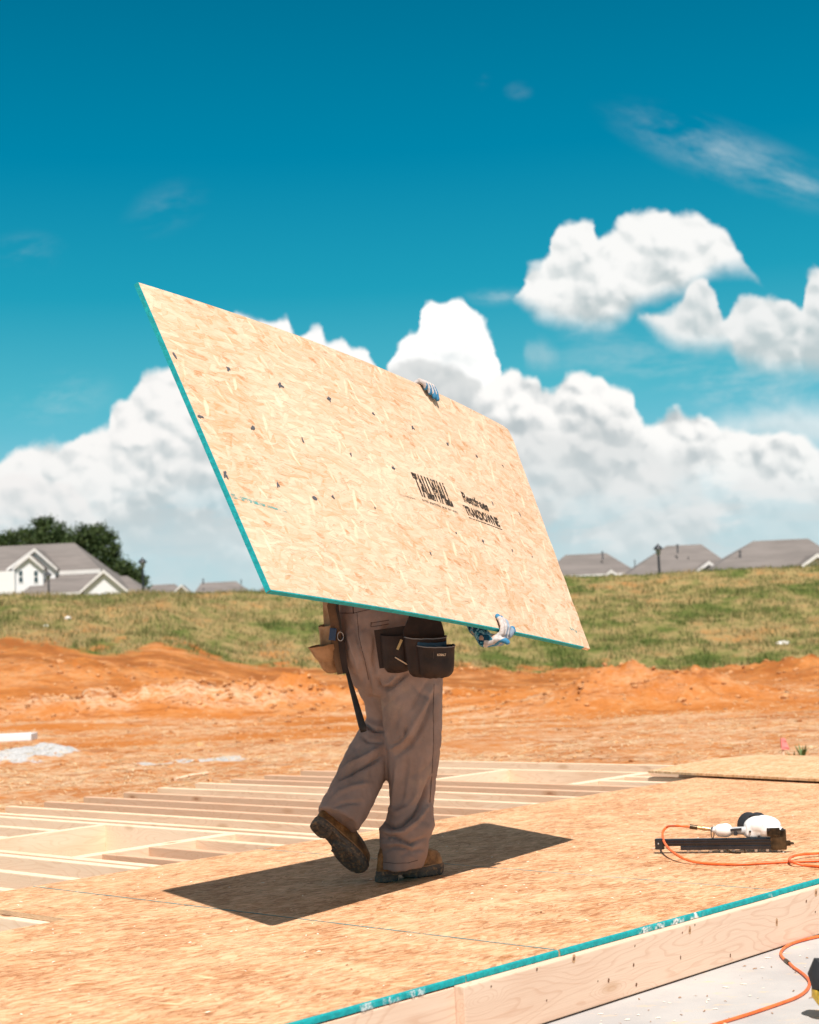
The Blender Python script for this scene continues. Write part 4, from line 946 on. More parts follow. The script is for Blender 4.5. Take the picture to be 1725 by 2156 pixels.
# ------------------------------------------------------------------ the worker
from mathutils.bvhtree import BVHTree
def to_px(p):
    d = p - EYE; z = d.dot(CF); return 862.5 + FPX * d.dot(CR) / z, 1078.0 - FPX * d.dot(CU) / z
def ringp(c, ax, ay, n=44, sq=0.0):
    out = []
    for k in range(n):
        t = 2 * math.pi * k / n; out.append(c + ax * math.cos(t) + ay * math.sin(t))
    return out
XW = Vector((1, 0, 0)); YW = Vector((0, 1, 0)); ZW = Vector((0, 0, 1))
WK = empty('person', (-.08, 6.66, 0), 'person in brown trousers and tool belt striding away beneath the carried sheet', 'person')
def f_cloth(c0, c1, dust=None, sc_=1.0):
    def fn(t, b):
        v = t.obj(); n = t.noise(v, 6 * sc_, 5, .6); n2 = t.noise(v, 40, 4, .7); w = t.noise(t.mapping(v, sca=(1, 1, .35)), 420, 2, .6)
        c = t.mix(t.sstep(n, .35, .68), c0, c1)
        if dust is not None: c = t.mix(t.math('MULTIPLY', t.sstep(t.noise(v, 4, 6, .7), .56, .70), .5), c, dust)
        c = t.mix(t.math('MULTIPLY', t.sstep(n2, .62, .72), .25), c, tuple(x * .55 for x in c0))
        t.put(b.inputs['Base Color'], c); t.put(b.inputs['Sheen Weight'], .0)
        setbump(t, b, t.math('ADD', t.math('MULTIPLY', w, .5), t.math('MULTIPLY', n2, .6)), .0012, .7)
    return fn
M['trousers'] = mat('brown_work_cloth', rough=.92, spec=.15, fn=f_cloth((.285, .212, .188), (.37, .277, .248), (.46, .34, .26)))
M['skin'] = mat('skin', **dirty((.45, .26, .18), (.55, .34, .25), 12, rough=.55, bumpd=.0005))
def f_shirt(t, b):
    v = t.obj(); n = t.noise(v, 28, 3, .6, 1.2); n2 = t.noise(v, 11, 3, .6, .8)
    c = t.ramp(n, [(.38, (.008, .05, .09)), (.47, (.02, .20, .30)), (.52, (.30, .50, .55)), (.56, (.02, .16, .26)), (.62, (.55, .38, .24))], 'CONSTANT')
    t.put(b.inputs['Base Color'], c)
M['shirt'] = mat('blue_patterned_shirt', rough=.85, spec=.2, fn=f_shirt)
M['hair'] = mat('dark_hair', (.03, .02, .015), .6)
M['leather_dark'] = mat('dark_brown_leather', rough=.62, spec=.4, fn=f_cloth((.016, .008, .006), (.032, .016, .012), (.055, .032, .022), 2))
M['suede'] = mat('tan_suede', rough=.9, spec=.1, fn=f_cloth((.30, .17, .09), (.46, .28, .16), None, 3))
M['leather_mid'] = mat('brown_leather_strap', rough=.6, spec=.4, fn=f_cloth((.12, .065, .03), (.19, .10, .05), None, 3))
M['webbing'] = mat('dark_webbing', rough=.8, fn=f_cloth((.025, .018, .015), (.05, .035, .028)))
def f_boot(t, b):
    v = t.obj(); n = t.noise(v, 16, 6, .7); n2 = t.noise(v, 60, 4, .7)
    c = t.ramp(n, [(.30, (.06, .03, .014)), (.45, (.20, .10, .036)), (.58, (.36, .18, .065)), (.72, (.48, .31, .17))])
    t.put(b.inputs['Base Color'], c); setbump(t, b, t.math('ADD', n, t.math('MULTIPLY', n2, .5)), .004)
M['boot'] = mat('worn_brown_boot_leather', rough=.6, spec=.4, fn=f_boot)
M['sole'] = mat('dusty_rubber_sole', **dirty((.055, .052, .05), (.14, .12, .10), 20, rough=.85, c2=(.30, .19, .11), t2=(.48, .66), bumpd=.002))
M['gloveb'] = None

# trousers: pelvis, standing leg and trailing leg fused into one cloth surface
tr = MB()
def hring(py, xl, xr, Yc, dep, n=44):
    a = at(xl, py, Yc); b = at(xr, py, Yc); c = (a + b) / 2; return ringp(c, XW * ((b.x - a.x) / 2), YW * dep, n)
pel = [(1250, 716, 880, 6.70, .118), (1268, 713, 895, 6.69, .124), (1300, 712, 922, 6.67, .140), (1340, 714, 930, 6.66, .152), (1380, 720, 932, 6.66, .156), (1415, 731, 932, 6.66, .150), (1440, 745, 930, 6.66, .13), (1462, 772, 925, 6.66, .10)]
tr.rings([hring(*p) for p in pel])
leg = [(1400, 800, 934, 6.63, .135), (1440, 800, 933, 6.63, .132), (1485, 804, 932, 6.63, .126), (1540, 809, 930, 6.64, .118), (1576, 815, 927, 6.65, .112), (1620, 816, 924, 6.66, .106), (1650, 818, 920, 6.66, .100), (1690, 819, 916, 6.66, .094), (1722, 812, 915, 6.635, .098), (1742, 797, 918, 6.62, .104), (1770, 799, 905, 6.61, .104), (1800, 802, 901, 6.60, .100), (1828, 802, 890, 6.60, .096)]
tr.rings([hring(*p) for p in leg])
thg = [(1400, 738, 860, 6.72, .12), (1440, 748, 862, 6.74, .115), (1480, 768, 868, 6.77, .108), (1515, 772, 868, 6.80, .10), (1545, 776, 862, 6.80, .09)]
tr.rings([hring(*p) for p in thg])
K = at(812, 1532, 6.79); AN = at(711, 1728, 6.55); ax_ = (AN - K).normalized(); s1 = (XW - ax_ * XW.dot(ax_)).normalized(); s2 = ax_.cross(s1)
shin = []
for t_, r1, r2 in ((-.1, .07, .07), (0, .092, .088), (.12, .096, .094), (.3, .098, .096), (.5, .098, .094), (.7, .100, .092), (.88, .098, .088), (1.0, .094, .086)):
    shin.append(ringp(K.lerp(AN, t_) if t_ >= 0 else K + (K - AN) * .1, s1 * r1, s2 * r2))
tr.rings(shin)
tr.ell(at(775, 1368, 6.60), (.105, .10, .12)); tr.ell(at(850, 1372, 6.57), (.11, .10, .125))
tro = tr.build('trousers', M['trousers'], WK); remesh(tro, .0065, 4, .6)
me = tro.data
FOLDS = [([(796, 1430), (800, 1446), (810, 1453), (824, 1447), (843, 1430), (858, 1418)], -.014, 5), ([(806, 1440), (820, 1438), (838, 1420)], .006, 7),
         ([(744, 1320), (752, 1350), (766, 1385), (777, 1430), (783, 1470)], -.007, 5), ([(730, 1330), (742, 1370), (760, 1430)], .005, 7), ([(790, 1340), (786, 1390), (792, 1430)], -.006, 5),
         ([(914, 1441), (898, 1475), (881, 1507), (862, 1545), (840, 1565), (824, 1577)], .010, 9), ([(922, 1460), (905, 1500), (885, 1540), (862, 1572), (835, 1590)], -.009, 7), ([(905, 1430), (880, 1470), (862, 1500)], -.005, 6),
         ([(856, 1532), (853, 1550), (842, 1562), (826, 1570)], -.010, 4.5),
         ([(808, 1726), (818, 1737), (830, 1741), (847, 1735), (872, 1714), (894, 1680), (905, 1640)], -.016, 6), ([(800, 1745), (823, 1755), (850, 1752), (876, 1732), (900, 1700)], .010, 7),
         ([(802, 1766), (823, 1760), (846, 1768), (866, 1778), (896, 1764)], -.010, 5), ([(806, 1792), (830, 1784), (850, 1786), (872, 1793), (892, 1788)], -.007, 5), ([(806, 1778), (840, 1776), (870, 1784)], .006, 5),
         ([(716, 1640), (733, 1630), (750, 1620), (770, 1612), (786, 1604), (808, 1588)], -.013, 6), ([(720, 1622), (745, 1604), (780, 1588), (806, 1570)], .009, 8), ([(766, 1520), (776, 1530), (790, 1537), (808, 1538)], -.013, 5),
         ([(762, 1550), (775, 1560), (800, 1563)], -.006, 5), ([(690, 1690), (715, 1668), (745, 1655), (780, 1650)], .006, 8), ([(700, 1700), (730, 1690), (765, 1690)], -.005, 6),
         ([(884, 1600), (880, 1650), (872, 1690)], .006, 8), ([(858, 1600), (850, 1650), (846, 1690)], -.005, 8), ([(918, 1480), (915, 1560), (911, 1640), (905, 1700)], -.004, 2.2), ([(836, 1600), (832, 1660), (828, 1710)], .005, 7)]
FOLDS = [(a, b * 1.8, c * .66) for a, b, c in FOLDS] + [([(835, 1390), (845, 1450), (850, 1520)], .006, 9), ([(735, 1290), (745, 1340), (752, 1400)], -.006, 6), ([(800, 1300), (806, 1350), (803, 1410)], .006, 9), ([(870, 1440), (885, 1460), (910, 1470)], -.007, 5), ([(760, 1580), (745, 1620), (735, 1660)], -.006, 6), ([(790, 1560), (775, 1610), (765, 1660)], .006, 7), ([(845, 1800), (860, 1795), (880, 1803)], -.007, 4), ([(815, 1700), (835, 1712), (860, 1700), (880, 1670)], .009, 6), ([(845, 1480), (835, 1510), (830, 1545)], -.006, 5)]
segs = []
for pl, am, w in FOLDS:
    for (x0, y0), (x1, y1) in zip(pl[:-1], pl[1:]): segs.append((x0, y0, x1, y1))
N = len(me.vertices); nor = [v.normal.copy() for v in me.vertices]; off = [0.0] * N
for i, v in enumerate(me.vertices):
    nv = nor[i]; p = v.co
    o_ = .006 * mnoise.fractal(Vector((p.x * 9, p.y * 9, p.z * 4.5)), .7, 2, 4) - .006 * max(0, .25 - abs(mnoise.noise(Vector((p.x * 7 + p.z * 4, p.y * 7, p.z * 9 - p.x * 5))))) * 4 * .5 + .0018 * mnoise.noise(Vector((p.x * 40, p.y * 40, p.z * 22)))
    if nv.y < .15:
        x, y = to_px(p); fc = min(1, (.15 - nv.y) * 2.2)
        for pl, am, w in FOLDS:
            if not (min(a for a, _ in pl) - 20 < x < max(a for a, _ in pl) + 20 and min(b for _, b in pl) - 20 < y < max(b for _, b in pl) + 20): continue
            dm = 1e9; tt = 0; nseg = len(pl) - 1
            for q in range(nseg):
                x0, y0 = pl[q]; x1, y1 = pl[q + 1]; dx = x1 - x0; dy = y1 - y0; t_ = max(0, min(1, ((x - x0) * dx + (y - y0) * dy) / (dx * dx + dy * dy)))
                d_ = math.hypot(x - x0 - t_ * dx, y - y0 - t_ * dy)
                if d_ < dm: dm = d_; tt = (q + t_) / nseg
            if dm < w * 3: o_ += am * fc * math.exp(-(dm / w) ** 2) * min(1, .35 + 3.2 * min(tt, 1 - tt))
    off[i] = o_
for i, v in enumerate(me.vertices): v.co = v.co + nor[i] * off[i]
me.update()
bv = BVHTree.FromPolygons([v.co.copy() for v in me.vertices], [tuple(p.vertices) for p in me.polygons])
def on_cloth(x, y, lift=.0008):
    h = bv.ray_cast(EYE, ray(x, y).normalized())
    return (h[0] + h[1] * lift) if h[0] is not None else None
M['stitch'] = mat('dark_stitching', (.06, .035, .028), .9)
def seamline(name, pts, r_=.0012):
    out = []
    for (x0, y0), (x1, y1) in zip(pts[:-1], pts[1:]):
        for k in range(6):
            q = on_cloth(x0 + (x1 - x0) * k / 6, y0 + (y1 - y0) * k / 6)
            if q is not None: out.append(q)
    if len(out) > 2: mb = MB(); mb.tube(out, r_, 6); mb.build(name, M['stitch'], tro, smooth=True)
seamline('waist_seam', [(714, 1291), (745, 1291), (775, 1284), (815, 1279)])
seamline('pocket_seam', [(781, 1312), (800, 1309), (823, 1305)]); seamline('pocket_seam', [(781, 1320), (803, 1317), (822, 1313)]); seamline('pocket_seam', [(782, 1310), (781, 1321)])
seamline('side_seam', [(914, 1440), (912, 1500), (913, 1560), (909, 1640), (905, 1700)], .0010)
seamline('belt_loop', [(743, 1268), (745, 1297)], .0022)
seamline('back_seam', [(752, 1290), (756, 1340), (768, 1390), (778, 1440)], .0009)
seamline('hem_stitching', [(806, 1815), (830, 1818), (860, 1817), (884, 1810)], .0009)

# body under and above the clothes
S0 = Vector((-.02, 6.93, 1.47)); SHL = S0 + VX * .185; SHR = S0 - VX * .185 + Vector((0, 0, -.02))
W0 = Vector((-.075, 6.70, 1.10)); HD = Vector((-.005, 7.06, 1.695))
GR = surf(.628, 0); GT = surf(.690, 1)
ee = (BR - BL).normalized(); nn_ = BN.copy(); dd = dn_.copy()
WR = GR + dd * .022 - nn_ * .055 - ee * .050; ELR = Vector((.150, 6.76, 1.19))
WL = GT + dd * .075 - nn_ * .060 + ee * .00; ELL = Vector((-.10, 7.06, 1.745))
bd = MB()
def tor(c, a, b, ang=0): return ringp(c, VX * a, UX * b, 28)
bd.rings([tor(W0 + Vector((0, 0, -.10)), .155, .11), tor(W0, .145, .10), tor(W0.lerp(S0, .35), .15, .105), tor(W0.lerp(S0, .7), .17, .115), tor(S0 + Vector((0, 0, -.02)), .165, .10), tor(S0 + Vector((0, .01, .05)), .085, .07)])
bd.capsule(S0 + Vector((0, .02, .03)), HD + Vector((0, -.01, -.06)), .062, .056)
bd.ell(HD, (.078, .098, .118)); bd.ell(HD + UX * .035 + Vector((0, 0, -.055)), (.055, .06, .06))
bd.capsule(HD + UX * .092 + Vector((0, 0, .005)), HD + UX * .112 + Vector((0, 0, -.022)), .009, .014, 10)
bd.capsule(HD + UX * .088 + VX * .02 + Vector((0, 0, -.052)), HD + UX * .088 - VX * .02 + Vector((0, 0, -.052)), .008, .008, 8)
for s_ in (-1, 1): bd.ell(HD + VX * (.08 * s_) + UX * -.005, (.014, .022, .032)); bd.ell(HD + VX * (.031 * s_) + UX * .082 + Vector((0, 0, .018)), (.013, .013, .009))
for sh, el_, wr in ((SHR, ELR, WR), (SHL, ELL, WL)):
    bd.capsule(sh, el_, .050, .036); bd.capsule(el_, wr, .034, .022)
bd.capsule(WR, GR + dd * .034 - nn_ * .02, .028, .022); bd.capsule(WL, GT - nn_ * .045 + dd * .02, .028, .022)
HR_ = W0 + Vector((.02, -.02, -.12)) - VX * .085; HL_ = W0 + Vector((0, 0, -.12)) + VX * .085
bd.capsule(HR_, at(868, 1560, 6.65), .085, .060); bd.capsule(at(868, 1560, 6.65), at(850, 1815, 6.65), .058, .040)
bd.capsule(HL_, K, .080, .058); bd.capsule(K, AN - ax_ * .04, .055, .036)
body = bd.build('body', M['skin'], WK); remesh(body, .010, 3)
hr = MB(); hr.ell(HD - UX * .018 + Vector((0, 0, .022)), (.086, .098, .108)); ho = hr.build('hair', M['hair'], WK, smooth=True)
for v in ho.data.vertices: v.co += (v.co - HD).normalized() * .004 * mnoise.noise(v.co * 60)
sh = MB()
sh.rings([tor(W0 + Vector((0, 0, -.015)), .168, .120), tor(W0 + Vector((0, 0, .03)), .172, .125), tor(W0.lerp(S0, .4), .178, .130), tor(W0.lerp(S0, .75), .19, .135), tor(S0 + Vector((0, 0, .0)), .185, .115), tor(S0 + Vector((0, .01, .055)), .09, .075)])
for s_, el_, wr in ((SHR, ELR, WR), (SHL, ELL, WL)): sh.capsule(s_, el_, .066, .054); sh.capsule(el_, wr, .048, .029)
sho = sh.build('shirt', M['shirt'], WK); remesh(sho, .010, 3)
for v in sho.data.vertices: v.co += v.normal * (.005 * mnoise.fractal(v.co * 14, .8, 2, 3) + .0045 * math.sin(v.co.x * 60 + v.co.z * 75 + 3 * mnoise.noise(v.co * 8)))

# gloves: palm, thumb and four bent fingers each
def f_glove(t, b):
    bl = t.attr('blue').outputs['Fac']; n = t.noise(t.obj(), 90, 3, .7)
    c = t.mix(bl, t.mix(t.sstep(n, .35, .65), (.42, .36, .33), (.54, .50, .48)), t.mix(n, (.015, .12, .26), (.07, .28, .45)))
    t.put(b.inputs['Base Color'], c); setbump(t, b, n, .001)
M['glove'] = mat('white_and_blue_work_glove', rough=.75, spec=.25, fn=f_glove)
def glove(name, G, palm, fingers, thumb, wrist, bluef):
    g = MB()
    for a, b, ra, rb_ in palm: g.capsule(G(*a), G(*b), ra, rb_, 14)
    for ch in fingers + [thumb]:
        for (a, ra), (b, rb_) in zip(ch[:-1], ch[1:]): g.capsule(G(*a), G(*b), ra, rb_, 12)
    o = g.build(name, M['glove'], WK); remesh(o, .0024, 2, .5)
    at_ = o.data.attributes.new('blue', 'FLOAT', 'POINT'); at_.data.foreach_set('value', np.array([bluef(v.co) for v in o.data.vertices], dtype=np.float32))
    return o
def GRf(e, n, d): return GR + ee * e + nn_ * n + dd * d
def GTf(e, n, d): return GT + ee * e + nn_ * n + dd * d
fr = []
for i, (e, up, r_) in enumerate(((-.020, -.056, .0105), (.004, -.050, .0102), (.027, -.040, .0098), (.048, -.016, .0095))):
    fr.append([((e - .004, -.030, .030), r_ * 1.1), ((e, .008, .026), r_ * 1.08), ((e + .006, .023, .002), r_), ((e + .016, .023, up * .55), r_ * .98), ((e + .026, .014, up * .95), r_ * .95)])
fr[3] = [((.045, -.03, .03), .0115), ((.056, .006, .026), .0115), ((.066, .022, .014), .012), ((.070, .022, .004), .012)]
glove('glove', GRf, [((-.028, -.045, .032), (.045, -.038, .030), .022, .019), ((-.05, -.055, .030), (-.01, -.03, .034), .024, .022), ((-.01, -.01, .034), (.03, -.006, .033), .017, .016)], fr,
      [((-.030, -.030, .036), .018), ((-.032, -.006, .046), .0125), ((-.026, .010, .060), .0115), ((-.020, .014, .070), .0105)], None,
      lambda p: SE(.0, 1, 1.0 if ((p - GR).dot(dd) > .052 or (p - GR).dot(dd) < -.044) else 0) if (p - GR).dot(ee) + (p - GR).dot(dd) * .45 < .012 else (1.0 if (p - GR).dot(ee) > .060 else (.12 if .030 < (p - GR).dot(ee) + (p - GR).dot(dd) * .45 < .038 else .55)))
ft = []
for i, (e, dn, r_) in enumerate(((-.040, .022, .0112), (-.016, .040, .0120), (.008, .056, .0120), (.031, .062, .0115))):
    ft.append([((e - .012, -.050, .012), r_ * 1.1), ((e - .008, -.034, -.016), r_ * 1.1), ((e, .006, -.020), r_), ((e + .003, .019, .002), r_), ((e + .006, .018, dn * .6), r_ * .95), ((e + .008, .012, dn), r_ * .85)])
glove('glove', GTf, [((-.035, -.055, .020), (.028, -.055, .020), .018, .018), ((-.02, -.06, .05), (.015, -.06, .05), .024, .022)], ft,
      [((.02, -.058, .045), .017), ((.045, -.045, .055), .013), ((.060, -.034, .045), .011)], None,
      lambda p: 1.0 if ((p - GT).dot(dd) > .006 and (p - GT).dot(nn_) > .0 and math.sin((p - GT).dot(ee) * 262 + .6) < .55) or (p - GT).dot(dd) > .045 else 0.0)

# boots
def boot(T, par):
    def outline(z, xa, xb, wsc, n=36):
        out = []
        for k in range(n):
            t_ = 2 * math.pi * k / n; cx = math.cos(t_); sy = math.sin(t_)
            x = (xa + xb) / 2 + (xb - xa) / 2 * math.copysign(abs(cx) ** .78, cx)
            f = (x + .085) / .31; w = .036 + .016 * SE(.35, .72, f) - .004 * SE(.3, .42, f) * (1 - SE(.42, .55, f))
            y = w * wsc * math.copysign(abs(sy) ** .72, sy); y += .004 * math.sin(f * 3.1) 
            out.append(T @ Vector((x, y, z)))
        return out
    up = MB(); up.rings([outline(.020, -.082, .220, .97), outline(.034, -.084, .222, .98), outline(.050, -.083, .220, .96), outline(.066, -.080, .214, .92), outline(.080, -.078, .200, .84), outline(.092, -.076, .165, .78), outline(.104, -.070, .125, .74), outline(.122, -.060, .088, .70), outline(.15, -.052, .070, .68), outline(.175, -.048, .062, .68)])
    u_ = up.build('boot', M['boot'], par, smooth=True)
    for v in u_.data.vertices: v.co += v.normal * .0022 * mnoise.fractal(v.co * 35, .8, 2, 3)
    so_ = MB(); so_.rings([outline(.010, -.087, .226, 1.03), outline(.013, -.089, .228, 1.06), outline(.026, -.089, .228, 1.06), outline(.030, -.086, .225, 1.03)])
    so_.rings([outline(-.010, -.086, .000, 1.0), outline(-.008, -.088, .002, 1.04), outline(.012, -.088, .004, 1.04)])
    so_.rings([outline(-.009, .048, .215, .96), outline(-.006, .042, .220, 1.02), outline(.012, .036, .225, 1.03)])
    for q in range(7): so_.box(.065 + q * .02, .075 + q * .02, -.038, .038, -.0125, -.006, Matrix(T))
    for q in range(3): so_.box(-.072 + q * .024, -.058 + q * .024, -.028, .028, -.0135, -.006, Matrix(T))
    so_.build('sole', M['sole'], u_, smooth=True, sharp=35)
    w_ = MB(); w_.tube([T @ (Vector(((-.085 + .31 / 2) + .1545 * math.cos(a), 0, .031)) + Vector((0, 1, 0)) * (.0 + (.040 + .012 * SE(.35, .72, .5 + .5 * math.cos(a))) * math.sin(a))) for a in [2 * math.pi * k / 40 for k in range(41)]], .0022, 6); w_.build('welt_stitching', M['suede'], u_, smooth=True)
F3 = Vector((.787, .617, 0)).normalized(); L3 = ZW.cross(F3)
T1 = Matrix.Translation(Vector((-.126, 6.622, .0135))) @ Matrix(((F3.x, L3.x, 0, 0), (F3.y, L3.y, 0, 0), (0, 0, 1, 0), (0, 0, 0, 1))) @ Matrix.Scale(1.06, 4)
boot(T1, WK)
TT = Vector((.59, .36, -.72)).normalized(); up_ = Vector((.39, .655, .645)); up_ = (up_ - TT * up_.dot(TT)).normalized(); lf = up_.cross(TT)
hp = at(662, 1731, 6.50) + TT * .085
T2 = Matrix.Translation(hp) @ Matrix(((TT.x, lf.x, up_.x, 0), (TT.y, lf.y, up_.y, 0), (TT.z, lf.z, up_.z, 0), (0, 0, 0, 1))) @ Matrix.Scale(1.0, 4)
boot(T2, WK)
print('toe z', (T2 @ Vector((.225, 0, 0))), 'heel', T2 @ Vector((-.085, 0, 0)))

# tool belt with pouches
TB = MB()
for k in range(49):
    pass
cw = at(800, 1262, 6.70)
ringb = []
for dz, dr in ((-.026, .000), (-.026, .006), (.026, .006), (.026, .000)):
    ringb.append([cw + VX * ((.172 + dr) * math.cos(t_)) + UX * ((.128 + dr) * math.sin(t_)) + Vector((0, 0, dz + .004 * math.sin(t_ * 2))) for t_ in [2 * math.pi * k / 48 for k in range(48)]])
ringb.append(ringb[0])
TB.rings(ringb, cap=False)
belt = TB.build('tool_belt', M['webbing'], WK, smooth=True, sharp=40)
def pocket(mb, O, ex, en, wb, wt_, h, dep, th=.004, flare=.01, lean=0.0, n=26, mi=0, sag=.012, sd_=0.0):
    """soft leather pocket open at the top: O is the bottom centre of its back"""
    def rg_(z, w, d_, inset=0.0):
        out = []; fz = z / h
        for k in range(n + 1):
            t_ = math.pi * k / n; sx_ = max(0.0, math.sin(t_)); dn2 = .006 * mnoise.noise(Vector((math.cos(t_) * 2.2 + sd_, z * 22, sd_ + 3))) * (.4 + fz)
            out.append(O + ex * ((w - inset) * math.copysign(abs(math.cos(t_)) ** .82, math.cos(t_))) + en * (max(d_ - inset + dn2, .001) * sx_ ** .85 + lean * z + inset * .6) + ZW * (z - sag * sx_ * max(0, fz - .4) * 1.6 + .004 * mnoise.noise(Vector((math.cos(t_) * 3, sd_, fz * 2)))))
        return out
    R_ = [rg_(-.006, wb * .45, dep * .3), rg_(-.002, wb * .74, dep * .62), rg_(h * .06, wb * .90, dep * .84), rg_(h * .16, wb * .99, dep * 1.0), rg_(h * .35, wb * 1.03, dep * 1.1), rg_(h * .6, (wb + wt_) / 2 * 1.02, dep * 1.08), rg_(h * .85, wt_, dep + flare * .4), rg_(h, wt_, dep + flare), rg_(h + .001, wt_, dep + flare, th), rg_(h * .6, wt_, dep + flare * .5, th), rg_(h * .25, wb, dep, th * 1.5), rg_(h * .24, wb * .3, dep * .3, 0)]
    m_ = n + 1; vs = [v for r in R_ for v in r]; fs = []
    for i in range(len(R_) - 1):
        for k in range(m_): fs.append((i * m_ + k, i * m_ + (k + 1) % m_, (i + 1) * m_ + (k + 1) % m_, (i + 1) * m_ + k))
    fs.append(tuple(range(m_))[::-1]); mb.add(vs, fs, mi); return rg_(h + .001, wt_ + .0005, dep + flare + .0005)
M['lining'] = mat('blue_lining', (.02, .075, .14), .8)
M['brass'] = mat('brass', (.62, .42, .20), .35, .8)
M['steel'] = mat('steel', (.55, .55, .56), .3, .9)
M['cream'] = mat('cream_print', (.75, .58, .42), .8)
M['piping'] = mat('grey_piping', (.22, .22, .23), .7)
ex = Vector((.89, .455, 0)).normalized(); en = Vector((.455, -.89, 0)).normalized()
# right pouch
pm = MB()
O = at(904, 1424, 6.44) 
def zz(py, Y): return at(900, py, Y).z
zb = O.z; hb = zz(1358, 6.45) - zb
rear = MB(); O2 = O - en * .0 + ex * -.010 + ZW * .004
rimr = pocket(rear, O2, ex, en, .084, .092, hb + .030, .040, .004, .006)
bp_ = [(-.062, .0), (.082, .0), (.090, hb + .04), (.082, hb + .075), (.055, zz(1285, 6.5) - zb), (-.045, zz(1280, 6.5) - zb), (-.095, hb + .055), (-.088, .06)]
vs = [O2 + ex * a - en * .002 + ZW * b for a, b in bp_]; vs += [v - en * .005 for v in vs]; nb_ = len(bp_)
rear.add(vs, [tuple(range(nb_))[::-1], tuple(range(nb_, 2 * nb_))] + [(i, (i + 1) % nb_, nb_ + (i + 1) % nb_, nb_ + i) for i in range(nb_)])
pr = rear.build('pouch', M['leather_dark'], belt, smooth=True, sharp=50)
fp = MB(); O3 = O + en * .030 + ex * .014 - ZW * .002; rimf = pocket(fp, O3, ex, en, .074, .081, hb, .052, .0045, .012, .03); 
fpo = fp.build('front_pocket', M['leather_dark'], pr, smooth=True, sharp=50)
pp = MB(); pp.tube(rimf, .0022, 6); pp.build('rim_piping', M['piping'], pr, smooth=True)
pp = MB(); pp.tube(rimr, .0024, 6); pp.build('rim_piping', M['piping'], pr, smooth=True)
lb = MB(); pocket(lb, O + en * .022 + ex * .0 + ZW * (hb * .3), ex, en, .062, .070, hb * .7 + .018, .036, .003, .0); lb.build('lining', M['lining'], pr, smooth=True)
# side lobe with rivet tab and pencil
ex4 = Vector((.97, -.10, 0)).normalized(); en4 = Vector((-.10, -.97, 0)).normalized(); O4 = at(836, 1413, 6.44) - en4 * .02
sd = MB(); rims = pocket(sd, O4, ex4, en4, .056, .062, .150, .046, .004, .004)
sd.box(-.070, .060, -.002, .004, .02, .175, Matrix.Translation(O4) @ Matrix(((ex4.x, en4.x, 0, 0), (ex4.y, en4.y, 0, 0), (0, 0, 1, 0), (0, 0, 0, 1))) @ Matrix.Rotation(-.10, 4, 'Y'))
sdo = sd.build('side_pocket', M['leather_dark'], pr, smooth=True, sharp=50)
bvs = BVHTree.FromPolygons([v.co.copy() for v in sdo.data.vertices], [tuple(p.vertices) for p in sdo.data.polygons])
bvf = BVHTree.FromPolygons([v.co.copy() for v in fpo.data.vertices], [tuple(p.vertices) for p in fpo.data.polygons])
def hit(b_, x, y, lift):
    h = b_.ray_cast(EYE, ray(x, y).normalized()); return (h[0] - ray(x, y).normalized() * lift) if h[0] is not None else at(x, y, 6.42)
a_ = hit(bvs, 846, 1347, .004); b_ = hit(bvs, 837, 1368, .004)
mb = MB(); d_ = (b_ - a_).normalized(); w_ = d_.cross(Vector((0, 1, 0))).normalized() * .005; yy_ = Vector((0, -.002, 0))
mb.add([a_ - w_, a_ + w_, b_ + w_, b_ - w_, a_ - w_ + yy_, a_ + w_ + yy_, b_ + w_ + yy_, b_ - w_ + yy_], [(4, 5, 6, 7), (0, 3, 2, 1), (0, 1, 5, 4), (1, 2, 6, 5), (2, 3, 7, 6), (3, 0, 4, 7)])
for q in (a_.lerp(b_, .2), a_.lerp(b_, .8)): mb.ell(q + yy_, (.003, .002, .003), nu=8, nv=6)
mb.build('rivet_tab', M['brass'], pr)
mb = MB(); a_ = hit(bvs, 832, 1384, .005); b_ = hit(bvs, 858, 1399, .006); mb.tube([a_, b_], [.0022, .0028], 8)
props(mb.build('pencil', M['cream']), 'light-coloured pencil tucked in the dark side pocket of the tool belt', 'pencil')
# the maker's name on the front pocket
uv_, f_ = text_mesh('KOBALT', weight=.03); vs = []
for (x, y) in uv_: vs.append(hit(bvf, 921 + 18.5 * x, 1381.5 - 5.2 * y - .2 * x, .0022))
build('pouch_lettering', vs, f_, M['cream'], pr)
vs = [hit(bvf, x, y, .0012) for x, y in ((912, 1372), (946, 1369.5), (946, 1385), (912, 1387))]
build('label_patch', vs, [(0, 1, 2, 3)], M['webbing'], pr)
